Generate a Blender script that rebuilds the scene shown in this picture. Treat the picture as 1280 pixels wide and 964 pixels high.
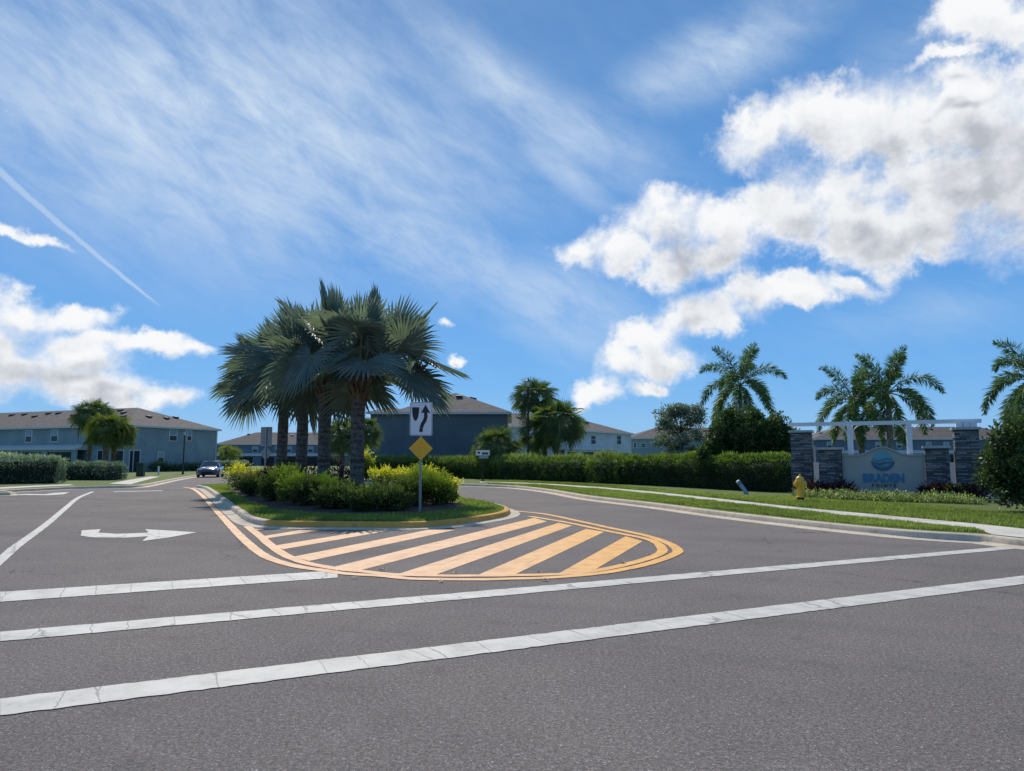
import bpy, math, random
import numpy as np
from mathutils import Vector, Matrix
R = math.radians
random.seed(7); rng = np.random.default_rng(11)
scn = bpy.context.scene
for o in list(bpy.data.objects): bpy.data.objects.remove(o)
C = scn.collection

# ------------------------------------------------------------------ camera
F = 905.0; CX, CY = 640.0, 482.0; HCAM = 1.55; PITCH = math.atan(93/905)
cd = bpy.data.cameras.new('camera'); cam = bpy.data.objects.new('camera', cd); C.objects.link(cam)
cd.sensor_fit = 'HORIZONTAL'; cd.sensor_width = 36; cd.lens = 36*F/1280
cd.clip_start = .05; cd.clip_end = 6000
cam.location = (0, 0, HCAM); cam.rotation_euler = (math.pi/2+PITCH, 0, 0)
scn.camera = cam
cP, sP = math.cos(PITCH), math.sin(PITCH)
def ray(px, py):
    dx, dy = px-CX, py-CY
    return (dx, F*cP+dy*sP, F*sP-dy*cP)
def G(px, py, z=0.0):
    d = ray(px, py); t = (z-HCAM)/d[2]
    return Vector((d[0]*t, d[1]*t, z))
def at(px, py, Y):                      # point on the ray at depth Y
    d = ray(px, py); t = Y/d[1]
    return Vector((d[0]*t, Y, HCAM+d[2]*t))

# ------------------------------------------------------------------ light
SUN_EL, SUN_AZ = 43.0, -16.0            # azimuth from +Y towards +X
sd = bpy.data.lights.new('sun', 'SUN'); sd.energy = 3.9; sd.angle = R(.53); sd.color = (1, .925, .80)
so = bpy.data.objects.new('sun', sd); C.objects.link(so)
sdir = Vector((math.sin(R(SUN_AZ))*math.cos(R(SUN_EL)), math.cos(R(SUN_AZ))*math.cos(R(SUN_EL)), math.sin(R(SUN_EL))))
so.rotation_euler = sdir.to_track_quat('Z', 'Y').to_euler(); so.location = (0, 0, 60)
vs = scn.view_settings
vs.view_transform = 'Standard'; vs.look = 'None'; vs.gamma = 1; vs.use_curve_mapping = False
vs.exposure = 0.07

# ------------------------------------------------------------------ node helper
class NT:
    def __init__(s, nt): s.nt = nt
    def n(s, t, **kw):
        nd = s.nt.nodes.new(t)
        for k, v in kw.items():
            if k.startswith('i_'):
                key = k[2:]; key = int(key) if key.isdigit() else key.replace('_', ' ')
                s.set(nd, key, v)
            else: setattr(nd, k, v)
        return nd
    def set(s, nd, key, v):
        if isinstance(v, bpy.types.NodeSocket): s.nt.links.new(v, nd.inputs[key])
        else: nd.inputs[key].default_value = v
    def m(s, op, a, b=None, c=None, clamp=False):
        nd = s.nt.nodes.new('ShaderNodeMath'); nd.operation = op; nd.use_clamp = clamp
        for i, v in enumerate((a, b, c)):
            if v is not None: s.set(nd, i, v)
        return nd.outputs[0]
    def v(s, op, a, b=None, sc=None):
        nd = s.nt.nodes.new('ShaderNodeVectorMath'); nd.operation = op
        s.set(nd, 0, a)
        if b is not None: s.set(nd, 1, b)
        if sc is not None: s.set(nd, 'Scale', sc)
        return nd.outputs['Value'] if op in ('LENGTH', 'DOT_PRODUCT') else nd.outputs[0]
    def noise(s, vec, scale, detail=4, rough=.55, dist=0.0, out=0):
        nd = s.n('ShaderNodeTexNoise'); nd.inputs['Scale'].default_value = scale
        nd.inputs['Detail'].default_value = detail; nd.inputs['Roughness'].default_value = rough
        nd.inputs['Distortion'].default_value = dist
        if vec is not None: s.nt.links.new(vec, nd.inputs['Vector'])
        return nd.outputs[out]
    def mr(s, x, a, b, c=0.0, d=1.0, smooth=True):
        nd = s.n('ShaderNodeMapRange', interpolation_type='SMOOTHSTEP' if smooth else 'LINEAR')
        for i, v in enumerate((x, a, b, c, d)): s.set(nd, i, v)
        return nd.outputs[0]
    def mix(s, f, a, b, bt='MIX'):
        nd = s.n('ShaderNodeMix', data_type='RGBA', blend_type=bt)
        s.set(nd, 0, f); s.set(nd, 6, a); s.set(nd, 7, b)
        return nd.outputs[2]
    def ramp(s, x, stops):
        nd = s.n('ShaderNodeValToRGB'); cr = nd.color_ramp
        while len(cr.elements) < len(stops): cr.elements.new(.5)
        for e, (p, c) in zip(cr.elements, stops): e.position = p; e.color = (*c, 1)
        s.set(nd, 0, x); return nd.outputs[0]

# ------------------------------------------------------------------ world: sky and clouds
w = bpy.data.worlds.new('World'); scn.world = w; w.use_nodes = True
wt = w.node_tree; wt.nodes.clear(); N = NT(wt)
def azel(px, py):
    d = ray(px, py)
    return math.degrees(math.atan2(d[0], d[1])), math.degrees(math.atan2(d[2], math.hypot(d[0], d[1])))
PXD = 905*math.pi/180                    # roughly pixels per degree
CLOUDS = [(950,168,62,42),(1025,150,75,48),(1110,160,80,52),(1200,155,95,62),(1290,150,75,60),(1370,160,90,60),
 (725,312,36,22),(775,300,48,38),(835,275,62,45),(905,285,70,48),(985,262,85,56),(1060,268,90,56),(1130,285,95,44),(1190,232,90,48),(1290,240,85,66),(870,325,80,34),(1380,260,80,60),
 (1065,352,40,15),(1000,366,56,22),(935,376,56,27),(870,394,58,34),(815,418,54,34),(775,455,46,30),(835,450,50,26),(748,492,34,18),(800,486,38,12),
 (1228,18,62,30),(1290,22,50,26),(1180,72,40,8),
 (22,388,55,27),(85,392,50,20),(10,458,80,26),(95,440,70,26),(175,428,78,13),(105,478,70,26),(165,488,80,22),(215,490,34,14),(30,290,36,7),
 (571,454,15,8),(553,401,9,8),(-60,420,90,60)]
def build_density(fine=True):
    g = bpy.data.node_groups.new('cloud_density', 'ShaderNodeTree')
    g.interface.new_socket('UV', in_out='INPUT', socket_type='NodeSocketVector')
    g.interface.new_socket('D', in_out='OUTPUT', socket_type='NodeSocketFloat')
    M = NT(g); gi = M.n('NodeGroupInput'); go = M.n('NodeGroupOutput')
    p = gi.outputs[0]
    wob = M.noise(p, .16, 6 if fine else 3, .58, 0, 1)
    wob = M.v('SCALE', M.v('SUBTRACT', wob, (.5, .5, .5)), sc=5.6)
    p2 = M.v('ADD', p, wob)
    acc = None
    for (x, y, rx, ry) in CLOUDS:
        a, e = azel(x, y); k = 1/math.cos(R(e))
        d = M.v('MULTIPLY', M.v('SUBTRACT', p2, (a, e, 0)), (PXD/(rx*1.05)/k*.98, PXD/(ry*1.04), 0))
        l = M.m('SUBTRACT', 1.0, M.v('LENGTH', d))
        acc = l if acc is None else M.m('SMOOTH_MAX', acc, l, .35)
    fb = M.noise(p, .42, 7 if fine else 2, .56)
    fb2 = M.noise(p, 2.6, 5, .6)
    D = M.m('ADD', acc, M.m('MULTIPLY', M.m('SUBTRACT', fb, .5), 1.05))
    if fine: D = M.m('ADD', D, M.m('MULTIPLY', M.m('SUBTRACT', fb2, .5), .32))
    g.links.new(D, go.inputs[0]); return g
dg_ = build_density(); dgs_ = build_density(False)
tc = N.n('ShaderNodeTexCoord'); dirv = tc.outputs['Generated']
sx = N.n('ShaderNodeSeparateXYZ'); wt.links.new(dirv, sx.inputs[0])
X_, Y_, Z_ = sx.outputs
AZ = N.m('MULTIPLY', N.m('ARCTAN2', X_, Y_), 180/math.pi)
EL = N.m('MULTIPLY', N.m('ARCSINE', Z_), 180/math.pi)
cb = N.n('ShaderNodeCombineXYZ'); wt.links.new(AZ, cb.inputs[0]); wt.links.new(EL, cb.inputs[1]); UV = cb.outputs[0]
def dens(vec, g=None):
    nd = N.n('ShaderNodeGroup'); nd.node_tree = g or dg_; wt.links.new(vec, nd.inputs[0]); return nd.outputs[0]
D0 = dens(UV); S0 = dens(UV, dgs_); S1 = dens(N.v('ADD', UV, (-.4, 1.6, 0))); S2 = dens(N.v('ADD', UV, (-.8, 3.4, 0)), dgs_)
soft = N.mr(N.noise(UV, .25, 3, .5), .4, .65, .42, 1.0)
alpha = N.mr(D0, -.08, soft)
over = N.m('ADD', N.m('MULTIPLY', N.mr(S1, .05, 1.15), .55), N.m('MULTIPLY', N.mr(S2, .0, 1.0), .6))
puff = N.m('MULTIPLY', N.m('SUBTRACT', dens(N.v('ADD', UV, (-.25, .55, 0))), D0), .38)     # billows: small tops bright, small undersides grey
lown = N.m('MULTIPLY', N.m('SUBTRACT', N.noise(UV, .7, 6, .6), .5), .32)
shade = N.m('ADD', N.m('MULTIPLY', N.m('MULTIPLY', over, N.mr(S0, -.1, .9)), 1.12), N.m('ADD', puff, lown), clamp=True)
ccol = N.ramp(shade, [(0.0, (.89, .905, .92)), (.35, (.80, .82, .85)), (.7, (.62, .645, .69)), (1.0, (.46, .485, .54))])
# cirrus veil, streaked
def rotv(vec, ang, sxy):
    mp = N.n('ShaderNodeMapping', vector_type='TEXTURE'); wt.links.new(vec, mp.inputs[0])
    mp.inputs['Rotation'].default_value = (0, 0, R(ang)); mp.inputs['Scale'].default_value = (*sxy, 1); return mp.outputs[0]
c1 = N.noise(rotv(UV, -20, (2.2, 1)), .15, 8, .60, .45)
c2 = N.noise(rotv(UV, -12, (2.0, 1)), .06, 4, .5, .3)
c3 = N.noise(rotv(UV, -28, (2.6, 1)), .45, 7, .65, .35)
def blob(x, y, rx, ry, ang=0, wgt=1.0):
    a, e = azel(x, y)
    mp = N.n('ShaderNodeMapping', vector_type='TEXTURE'); wt.links.new(UV, mp.inputs[0])
    mp.inputs['Location'].default_value = (a, e, 0); mp.inputs['Rotation'].default_value = (0, 0, R(ang))
    mp.inputs['Scale'].default_value = (rx/PXD, ry/PXD, 1)
    l = N.v('LENGTH', mp.outputs[0]); return N.m('MULTIPLY', N.mr(l, 1.0, .0), wgt)
veil = None
for b in [(280,150,560,250,-6,.85),(520,300,300,85,-20,.7),(640,120,330,60,-30,.6),(900,70,190,60,12,.75),(700,380,230,90,-25,.6),(700,160,230,60,-22,.6),(80,20,160,60,0,.6),(180,270,260,70,-15,.35),(1150,90,160,80,0,.3),(1180,390,200,45,5,.22),(700,210,130,40,-35,.5)]:
    v_ = blob(*b); veil = v_ if veil is None else N.m('MAXIMUM', veil, v_)
cir = N.m('ADD', N.m('MULTIPLY', c1, .55), N.m('ADD', N.m('MULTIPLY', c2, .45), N.m('MULTIPLY', N.m('SUBTRACT', c3, .5), .8)))
cirA = N.m('MULTIPLY', N.mr(cir, .02, .95), N.m('ADD', .11, N.m('MULTIPLY', veil, 1.5)), clamp=True)
cirA = N.m('MULTIPLY', cirA, 1.0)
# contrail
def trail(x0, y0, x1, y1, w0, w1, wgt, frag):
    a0, e0 = azel(x0, y0); a1, e1 = azel(x1, y1)
    L = math.hypot(a1-a0, e1-e0); ang = math.degrees(math.atan2(e1-e0, a1-a0))
    mp = N.n('ShaderNodeMapping', vector_type='TEXTURE'); wt.links.new(UV, mp.inputs[0])
    mp.inputs['Location'].default_value = (a0, e0, 0); mp.inputs['Rotation'].default_value = (0, 0, R(ang)); mp.inputs['Scale'].default_value = (L, L, 1)
    q = N.n('ShaderNodeSeparateXYZ'); wt.links.new(mp.outputs[0], q.inputs[0]); t, s_ = q.outputs[0], q.outputs[1]
    wdt = N.m('ADD', w0/PXD/L, N.m('MULTIPLY', t, (w1-w0)/PXD/L))
    wdt = N.m('MAXIMUM', wdt, .0004)
    nz = N.m('MULTIPLY', N.m('SUBTRACT', N.noise(UV, 1.2, 5, .6), .5), frag/PXD/L)
    body = N.mr(N.m('DIVIDE', N.m('ABSOLUTE', N.m('ADD', s_, nz)), wdt), 1.0, .25)
    ends = N.m('MULTIPLY', N.mr(t, 1.0, .8), N.mr(t, -.9, -.4))
    return N.m('MULTIPLY', N.m('MULTIPLY', body, ends), wgt)
tr = trail(0, 215, 215, 395, 7, 2, .62, 4)
dap = N.m('MULTIPLY', trail(-40, 120, 175, 172, 17, 4, .9, 10), N.mr(N.noise(rotv(UV, -30, (2.5, 1)), 2.6, 4, .7, .5), .38, .68))
cirA = N.m('MAXIMUM', N.m('MAXIMUM', cirA, tr), N.m('MULTIPLY', dap, .8))
sky = N.n('ShaderNodeTexSky', sky_type='NISHITA')
sky.sun_disc = False; sky.sun_elevation = R(SUN_EL); sky.sun_rotation = R(SUN_AZ)
sky.air_density = 1.0; sky.dust_density = .25; sky.ozone_density = 3.0; sky.altitude = 0
SKYS = .12
skyc = N.n('ShaderNodeHueSaturation'); skyc.inputs['Saturation'].default_value = 1.22; skyc.inputs['Value'].default_value = 1.0
wt.links.new(sky.outputs[0], skyc.inputs['Color'])
zen = N.ramp(N.mr(EL, 0.0, 60.0, smooth=False), [(0.0, (.20, .46, .80)), (.10, (.115, .375, .79)), (.25, (.085, .30, .70)), (.55, (.085, .24, .54)), (1.0, (.07, .20, .46))])
zen = N.mix(1.0, zen, (.965/SKYS, 1/SKYS, 1/SKYS, 1), 'MULTIPLY')
base = N.mix(.88, skyc.outputs[0], zen)
cirC = N.mix(1.0, (.56, .68, .84, 1), (1/SKYS, 1/SKYS, 1/SKYS, 1), 'MULTIPLY')
cumC = N.mix(1.0, ccol, (1/SKYS, 1/SKYS, 1/SKYS, 1), 'MULTIPLY')
up = N.mr(EL, -.5, .5)
colr = N.mix(N.m('MULTIPLY', cirA, up), base, cirC)
colr = N.mix(N.m('MULTIPLY', alpha, up), colr, cumC)
bg = N.n('ShaderNodeBackground'); wt.links.new(colr, bg.inputs[0]); bg.inputs[1].default_value = SKYS
wo = N.n('ShaderNodeOutputWorld'); wt.links.new(bg.outputs[0], wo.inputs[0])
w.cycles.sampling_method = 'MANUAL'; w.cycles.sample_map_resolution = 512

# ------------------------------------------------------------------ materials
MATS = {}
def new_mat(name):
    m = bpy.data.materials.new(name); m.use_nodes = True; nt = m.node_tree
    b = nt.nodes['Principled BSDF']; MATS[name] = m; return m, NT(nt), b
def c4(c): return (*c, 1)
def simple(name, col, rough=.6, metal=0, var=.12, scale=6, bump=0, bscale=60, spec=.5, coat=0):
    m, M, b = new_mat(name)
    tcn = M.n('ShaderNodeTexCoord').outputs['Object']
    f = M.noise(tcn, scale, 5, .6)
    a = tuple(max(0, x*(1-var)) for x in col); d = tuple(min(1, x*(1+var)) for x in col)
    M.set(b, 'Base Color', M.mix(M.mr(f, .3, .7), c4(a), c4(d)))
    b.inputs['Roughness'].default_value = rough; b.inputs['Metallic'].default_value = metal
    b.inputs['Specular IOR Level'].default_value = spec; b.inputs['Coat Weight'].default_value = coat
    if bump:
        bn = M.n('ShaderNodeBump'); bn.inputs['Strength'].default_value = bump; bn.inputs['Distance'].default_value = .02
        M.set(bn, 'Height', M.noise(tcn, bscale, 4, .6)); M.set(b, 'Normal', bn.outputs[0])
    return m
def asphalt():
    m, M, b = new_mat('asphalt')
    p = M.n('ShaderNodeTexCoord').outputs['Object']
    vo = M.n('ShaderNodeTexVoronoi'); M.set(vo, 'Vector', p); vo.inputs['Scale'].default_value = 120
    g1 = M.noise(p, 160, 3, .7); g2 = M.noise(p, 45, 4, .7); big = M.noise(p, .35, 5, .6); mid = M.noise(p, 2.2, 4, .6)
    stone = M.n('ShaderNodeSeparateColor'); M.set(stone, 0, vo.outputs['Color'])
    s1 = M.mr(stone.outputs[0], .62, 1.0)
    base = M.ramp(g1, [(.3, (.093, .0825, .0725)), (.5, (.171, .152, .136)), (.68, (.267, .238, .213))])
    col = M.mix(M.m('MULTIPLY', s1, .55), base, (.31, .285, .275, 1))
    col = M.mix(M.m('MULTIPLY', M.mr(stone.outputs[1], .975, 1.0), .8), col, (.50, .48, .46, 1))
    col = M.mix(M.mr(g2, .35, .65), M.mix(1.0, col, (.84, .84, .85, 1), 'MULTIPLY'), M.mix(1.0, col, (1.12, 1.1, 1.1, 1), 'MULTIPLY'))
    col = M.mix(M.mr(big, .35, .65), M.mix(1.0, col, (.86, .86, .88, 1), 'MULTIPLY'), col)
    col = M.mix(M.m('MULTIPLY', M.mr(mid, .55, .75), .38), col, (.085, .078, .077, 1))
    w2 = M.noise(p, .9, 6, .7, 1.0)          # dusty, polished and oily areas
    col = M.mix(M.m('MULTIPLY', M.mr(w2, .54, .70), .30), col, (.235, .215, .20, 1))
    oil = M.noise(p, 3.1, 3, .5, 1.5); col = M.mix(M.m('MULTIPLY', M.mr(oil, .70, .76), .55), col, (.05, .045, .045, 1))
    pc = M.v('ADD', p, M.v('SCALE', M.noise(p, 1.4, 5, .7, 0, 1), sc=.9)); vc = M.n('ShaderNodeTexVoronoi', feature='DISTANCE_TO_EDGE'); M.set(vc, 'Vector', pc); vc.inputs['Scale'].default_value = .16
    ck = M.m('MULTIPLY', M.mr(vc.outputs['Distance'], .0035, .0008), M.mr(M.noise(p, .5, 2, .5), .50, .58)); col = M.mix(M.m('MULTIPLY', ck, .7), col, (.03, .028, .028, 1))
    gr = M.noise(p, 32, 5, .8); gr2 = M.noise(p, 75, 3, .8)
    col = M.mix(M.mr(gr, .38, .62, smooth=False), M.mix(1.0, col, (.66, .66, .67, 1), 'MULTIPLY'), M.mix(1.0, col, (1.30, 1.28, 1.27, 1), 'MULTIPLY'))
    col = M.mix(M.mr(gr2, .40, .60, smooth=False), M.mix(1.0, col, (.72, .72, .73, 1), 'MULTIPLY'), M.mix(1.0, col, (1.28, 1.27, 1.26, 1), 'MULTIPLY'))
    # faint tyre polish bands running across the near road
    mp = M.n('ShaderNodeMapping', vector_type='TEXTURE'); M.set(mp, 0, p); mp.inputs['Rotation'].default_value = (0, 0, R(-20)); mp.inputs['Scale'].default_value = (22, 1.6, 1)
    band = M.noise(mp.outputs[0], 1.0, 3, .5)
    col = M.mix(M.m('MULTIPLY', M.mr(band, .5, .7), .22), col, (.06, .058, .06, 1))
    M.set(b, 'Base Color', col); b.inputs['Roughness'].default_value = .9; b.inputs['Specular IOR Level'].default_value = .2
    bn = M.n('ShaderNodeBump'); bn.inputs['Strength'].default_value = .55; bn.inputs['Distance'].default_value = .006
    M.set(bn, 'Height', M.m('ADD', vo.outputs['Distance'], g1)); M.set(b, 'Normal', bn.outputs[0])
    return m
def paint(name, col, dark, ang=27, wear=.5, crack=True):
    m, M, b = new_mat(name)
    p = M.n('ShaderNodeTexCoord').outputs['Object']
    mp = M.n('ShaderNodeMapping', vector_type='TEXTURE'); M.set(mp, 0, p); mp.inputs['Rotation'].default_value = (0, 0, R(ang)); mp.inputs['Scale'].default_value = (.52, 4.5, 1)
    dist = M.v('ADD', mp.outputs[0], M.v('SCALE', M.noise(p, 6, 4, .6, 0, 1), sc=.10))
    vo = M.n('ShaderNodeTexVoronoi', feature='DISTANCE_TO_EDGE'); M.set(vo, 'Vector', dist); vo.inputs['Scale'].default_value = 1.0
    cr = M.mr(vo.outputs['Distance'], .012, .003)
    n1 = M.noise(p, 30, 5, .7); n2 = M.noise(p, 3, 5, .65); n3 = M.noise(p, 120, 2, .6)
    col_ = M.mix(M.mr(n2, .35, .68), c4(col), c4(dark))
    col_ = M.mix(M.m('MULTIPLY', M.mr(n3, .45, .7), .18), col_, c4(tuple(x*.5 for x in dark)))
    wr = M.m('MULTIPLY', M.mr(M.m('ADD', M.m('MULTIPLY', n1, .6), M.m('MULTIPLY', n2, .4)), .555, .68), wear)
    if not crack:                            # newer orange-yellow coat towards the tip, faded one towards the kerb end
        spx = M.n('ShaderNodeSeparateXYZ'); M.set(spx, 0, p); newer = M.mr(spx.outputs[0], -1.5, 2.2)
        col_ = M.mix(M.m('MULTIPLY', newer, .9), col_, M.mix(M.mr(n2, .35, .68), (.84, .44, .10, 1), (.72, .34, .07, 1)))
        mps = M.n('ShaderNodeMapping', vector_type='TEXTURE'); M.set(mps, 0, p); mps.inputs['Rotation'].default_value = (0, 0, R(71)); mps.inputs['Scale'].default_value = (1.6, .07, 1)
        st_ = M.noise(mps.outputs[0], 1.0, 4, .6); wr = M.m('MAXIMUM', wr, M.m('MULTIPLY', M.mr(st_, .58, .70), .35))
    if crack: wr = M.m('MAXIMUM', wr, M.m('MULTIPLY', cr, .6))
    M.set(b, 'Base Color', M.mix(wr, col_, (.12, .115, .115, 1)))
    b.inputs['Roughness'].default_value = .7; b.inputs['Specular IOR Level'].default_value = .3
    return m
def concrete(name, col=(.50, .47, .42), dirt=(.27, .25, .21), joint=0):
    m, M, b = new_mat(name)
    p = M.n('ShaderNodeTexCoord').outputs['Object']
    n1 = M.noise(p, 1.6, 6, .65); n2 = M.noise(p, 40, 4, .65); n3 = M.noise(p, 7, 4, .6)
    c = M.mix(M.mr(n1, .35, .7), c4(col), c4(tuple(x*.78 for x in col)))
    c = M.mix(M.m('MULTIPLY', M.mr(n3, .52, .72), .6), c, c4(dirt))
    c = M.mix(M.m('MULTIPLY', M.mr(n2, .5, .7), .3), c, c4(dirt))
    M.set(b, 'Base Color', c); b.inputs['Roughness'].default_value = .85; b.inputs['Specular IOR Level'].default_value = .3
    bn = M.n('ShaderNodeBump'); bn.inputs['Strength'].default_value = .3; bn.inputs['Distance'].default_value = .01
    M.set(bn, 'Height', n2); M.set(b, 'Normal', bn.outputs[0])
    return m
def lawn():
    m, M, b = new_mat('lawn')
    p = M.n('ShaderNodeTexCoord').outputs['Object']
    n1 = M.noise(p, .8, 6, .65); n2 = M.noise(p, 60, 4, .7); n3 = M.noise(p, 6, 5, .65)
    c = M.ramp(n2, [(.3, (.07, .095, .025)), (.55, (.17, .22, .06)), (.75, (.27, .30, .10))])
    c = M.mix(M.m('MULTIPLY', M.mr(n1, .45, .7), .5), c, (.13, .15, .035, 1))
    c = M.mix(M.m('MULTIPLY', M.mr(n3, .56, .75), .45), c, (.12, .10, .045, 1))
    M.set(b, 'Base Color', c); b.inputs['Roughness'].default_value = .9; b.inputs['Specular IOR Level'].default_value = .2
    bn = M.n('ShaderNodeBump'); bn.inputs['Strength'].default_value = .9; bn.inputs['Distance'].default_value = .04
    M.set(bn, 'Height', M.m('ADD', n2, n3)); M.set(b, 'Normal', bn.outputs[0])
    return m
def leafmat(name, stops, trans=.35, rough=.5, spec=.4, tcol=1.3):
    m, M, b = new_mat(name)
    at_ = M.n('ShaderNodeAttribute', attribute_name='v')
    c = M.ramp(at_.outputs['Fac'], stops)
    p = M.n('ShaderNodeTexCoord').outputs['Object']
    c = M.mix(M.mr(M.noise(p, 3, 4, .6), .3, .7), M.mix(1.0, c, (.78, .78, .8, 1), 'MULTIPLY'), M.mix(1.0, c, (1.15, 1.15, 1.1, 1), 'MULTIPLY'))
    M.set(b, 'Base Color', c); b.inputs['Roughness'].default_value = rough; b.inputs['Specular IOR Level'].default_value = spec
    tr_ = M.n('ShaderNodeBsdfTranslucent'); M.set(tr_, 'Color', M.mix(1.0, c, (tcol, tcol*1.08, tcol*.6, 1), 'MULTIPLY'))
    mx = M.n('ShaderNodeMixShader'); mx.inputs[0].default_value = trans
    M.nt.links.new(b.outputs[0], mx.inputs[1]); M.nt.links.new(tr_.outputs[0], mx.inputs[2])
    M.nt.links.new(mx.outputs[0], M.nt.nodes['Material Output'].inputs[0]); return m
def stone_mat():
    m, M, b = new_mat('ledger_stone')
    p = M.n('ShaderNodeTexCoord').outputs['Object']
    mp = M.n('ShaderNodeMapping'); M.set(mp, 0, p); mp.inputs['Rotation'].default_value = (R(90), 0, 0)
    sp = M.n('ShaderNodeSeparateXYZ'); M.set(sp, 0, p)
    cbn = M.n('ShaderNodeCombineXYZ'); M.set(cbn, 0, M.m('ADD', sp.outputs[0], sp.outputs[1])); M.set(cbn, 1, sp.outputs[2])
    br = M.n('ShaderNodeTexBrick'); M.set(br, 'Vector', cbn.outputs[0])
    br.offset = .37; br.squash = 1.6; br.squash_frequency = 3
    br.inputs['Color1'].default_value = (.075, .08, .092, 1); br.inputs['Color2'].default_value = (.40, .40, .41, 1)
    br.inputs['Mortar'].default_value = (.035, .036, .038, 1)
    br.inputs['Scale'].default_value = 1; br.inputs['Mortar Size'].default_value = .006
    br.inputs['Brick Width'].default_value = .31; br.inputs['Row Height'].default_value = .062; br.inputs['Bias'].default_value = -.15
    n = M.noise(p, 22, 4, .6)
    M.set(b, 'Base Color', M.mix(M.mr(n, .35, .7), br.outputs[0], M.mix(1.0, br.outputs[0], (.62, .6, .6, 1), 'MULTIPLY')))
    b.inputs['Roughness'].default_value = .8
    bn = M.n('ShaderNodeBump'); bn.inputs['Strength'].default_value = 1; bn.inputs['Distance'].default_value = .04
    M.set(bn, 'Height', M.m('ADD', M.m('MULTIPLY', br.outputs['Fac'], -1.0), M.m('MULTIPLY', n, .7))); M.set(b, 'Normal', bn.outputs[0])
    return m
def shingle():
    m, M, b = new_mat('shingle')
    p = M.n('ShaderNodeTexCoord').outputs['Object']
    sp = M.n('ShaderNodeSeparateXYZ'); M.set(sp, 0, p)
    cbn = M.n('ShaderNodeCombineXYZ'); M.set(cbn, 0, M.m('ADD', sp.outputs[0], sp.outputs[1])); M.set(cbn, 1, sp.outputs[2])
    br = M.n('ShaderNodeTexBrick'); M.set(br, 'Vector', cbn.outputs[0])
    br.inputs['Color1'].default_value = (.12, .102, .092, 1); br.inputs['Color2'].default_value = (.20, .172, .155, 1)
    br.inputs['Mortar'].default_value = (.085, .075, .07, 1); br.inputs['Scale'].default_value = 1; br.inputs['Mortar Size'].default_value = .008
    br.inputs['Brick Width'].default_value = .33; br.inputs['Row Height'].default_value = .06
    n = M.noise(p, .8, 5, .6); n2 = M.noise(p, 12, 4, .7)
    c = M.mix(M.mr(n, .3, .7), br.outputs[0], M.mix(1.0, br.outputs[0], (.8, .8, .82, 1), 'MULTIPLY'))
    c = M.mix(M.mr(n2, .4, .7), c, M.mix(1.0, c, (1.25, 1.22, 1.2, 1), 'MULTIPLY'))
    M.set(b, 'Base Color', c); b.inputs['Roughness'].default_value = .9; b.inputs['Specular IOR Level'].default_value = .2
    return m
def stucco(name, col):
    m, M, b = new_mat(name)
    p = M.n('ShaderNodeTexCoord').outputs['Object']
    n = M.noise(p, .5, 5, .6); n2 = M.noise(p, 25, 4, .7)
    mp = M.n('ShaderNodeMapping'); M.set(mp, 0, p); mp.inputs['Scale'].default_value = (2.5, 2.5, .12)
    n3 = M.noise(mp.outputs[0], 1.0, 5, .6)
    c = M.mix(M.mr(n, .35, .65), c4(tuple(x*.9 for x in col)), c4(tuple(x*1.08 for x in col)))
    c = M.mix(M.m('MULTIPLY', M.mr(n3, .55, .75), .3), c, c4(tuple(x*.72 for x in col)))
    M.set(b, 'Base Color', c); b.inputs['Roughness'].default_value = .85; b.inputs['Specular IOR Level'].default_value = .25
    bn = M.n('ShaderNodeBump'); bn.inputs['Strength'].default_value = .3; bn.inputs['Distance'].default_value = .01
    M.set(bn, 'Height', n2); M.set(b, 'Normal', bn.outputs[0]); return m
def bark(name, c1_, c2_, ring=9.0):
    m, M, b = new_mat(name)
    p = M.n('ShaderNodeTexCoord').outputs['Object']
    wv = M.n('ShaderNodeTexWave', bands_direction='Z', wave_profile='SAW'); M.set(wv, 'Vector', p)
    wv.inputs['Scale'].default_value = ring*.16; wv.inputs['Distortion'].default_value = 5; wv.inputs['Detail'].default_value = 4; wv.inputs['Detail Scale'].default_value = 2.5
    n = M.noise(p, 9, 5, .7)
    f = M.m('ADD', M.m('MULTIPLY', wv.outputs['Fac'], .35), M.m('MULTIPLY', M.mr(n, .3, .7), .65))
    M.set(b, 'Base Color', M.ramp(f, [(.25, c1_), (.7, c2_)]))
    b.inputs['Roughness'].default_value = .9; b.inputs['Specular IOR Level'].default_value = .2
    bn = M.n('ShaderNodeBump'); bn.inputs['Strength'].default_value = .8; bn.inputs['Distance'].default_value = .03
    M.set(bn, 'Height', f); M.set(b, 'Normal', bn.outputs[0]); return m

asphalt(); lawn(); stone_mat(); shingle()
paint('white_paint', (.62, .59, .53), (.49, .465, .415), 27, .6)
paint('yellow_paint', (.84, .52, .30), (.70, .40, .21), 27, .55, False)
concrete('concrete', (.64, .53, .40), (.33, .26, .185)); concrete('sidewalk_concrete', (.66, .61, .52), (.42, .38, .31))
concrete('yellow_concrete', (.70, .36, .07), (.38, .23, .10))
simple('mulch', (.055, .035, .024), .95, var=.6, scale=30, bump=.9, bscale=50)
simple('black_metal', (.012, .013, .016), .4, 0, .2)
simple('galvanised', (.32, .34, .33), .45, .7, .2, 20)
simple('sign_white', (.72, .74, .76), .4, 0, .04)
simple('sign_black', (.01, .01, .012), .5)
simple('sign_yellow', (.86, .42, .012), .4, 0, .04)
simple('sign_back', (.36, .37, .36), .5, .3, .15)
simple('hydrant_yellow', (.88, .46, .045), .42, 0, .18, 9, .15, 30)
simple('soffit_white', (.55, .57, .60), .6, 0, .06)
simple('trim_white', (.72, .73, .74), .55, 0, .05)
simple('vinyl_white', (.72, .76, .80), .45, 0, .04)
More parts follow.
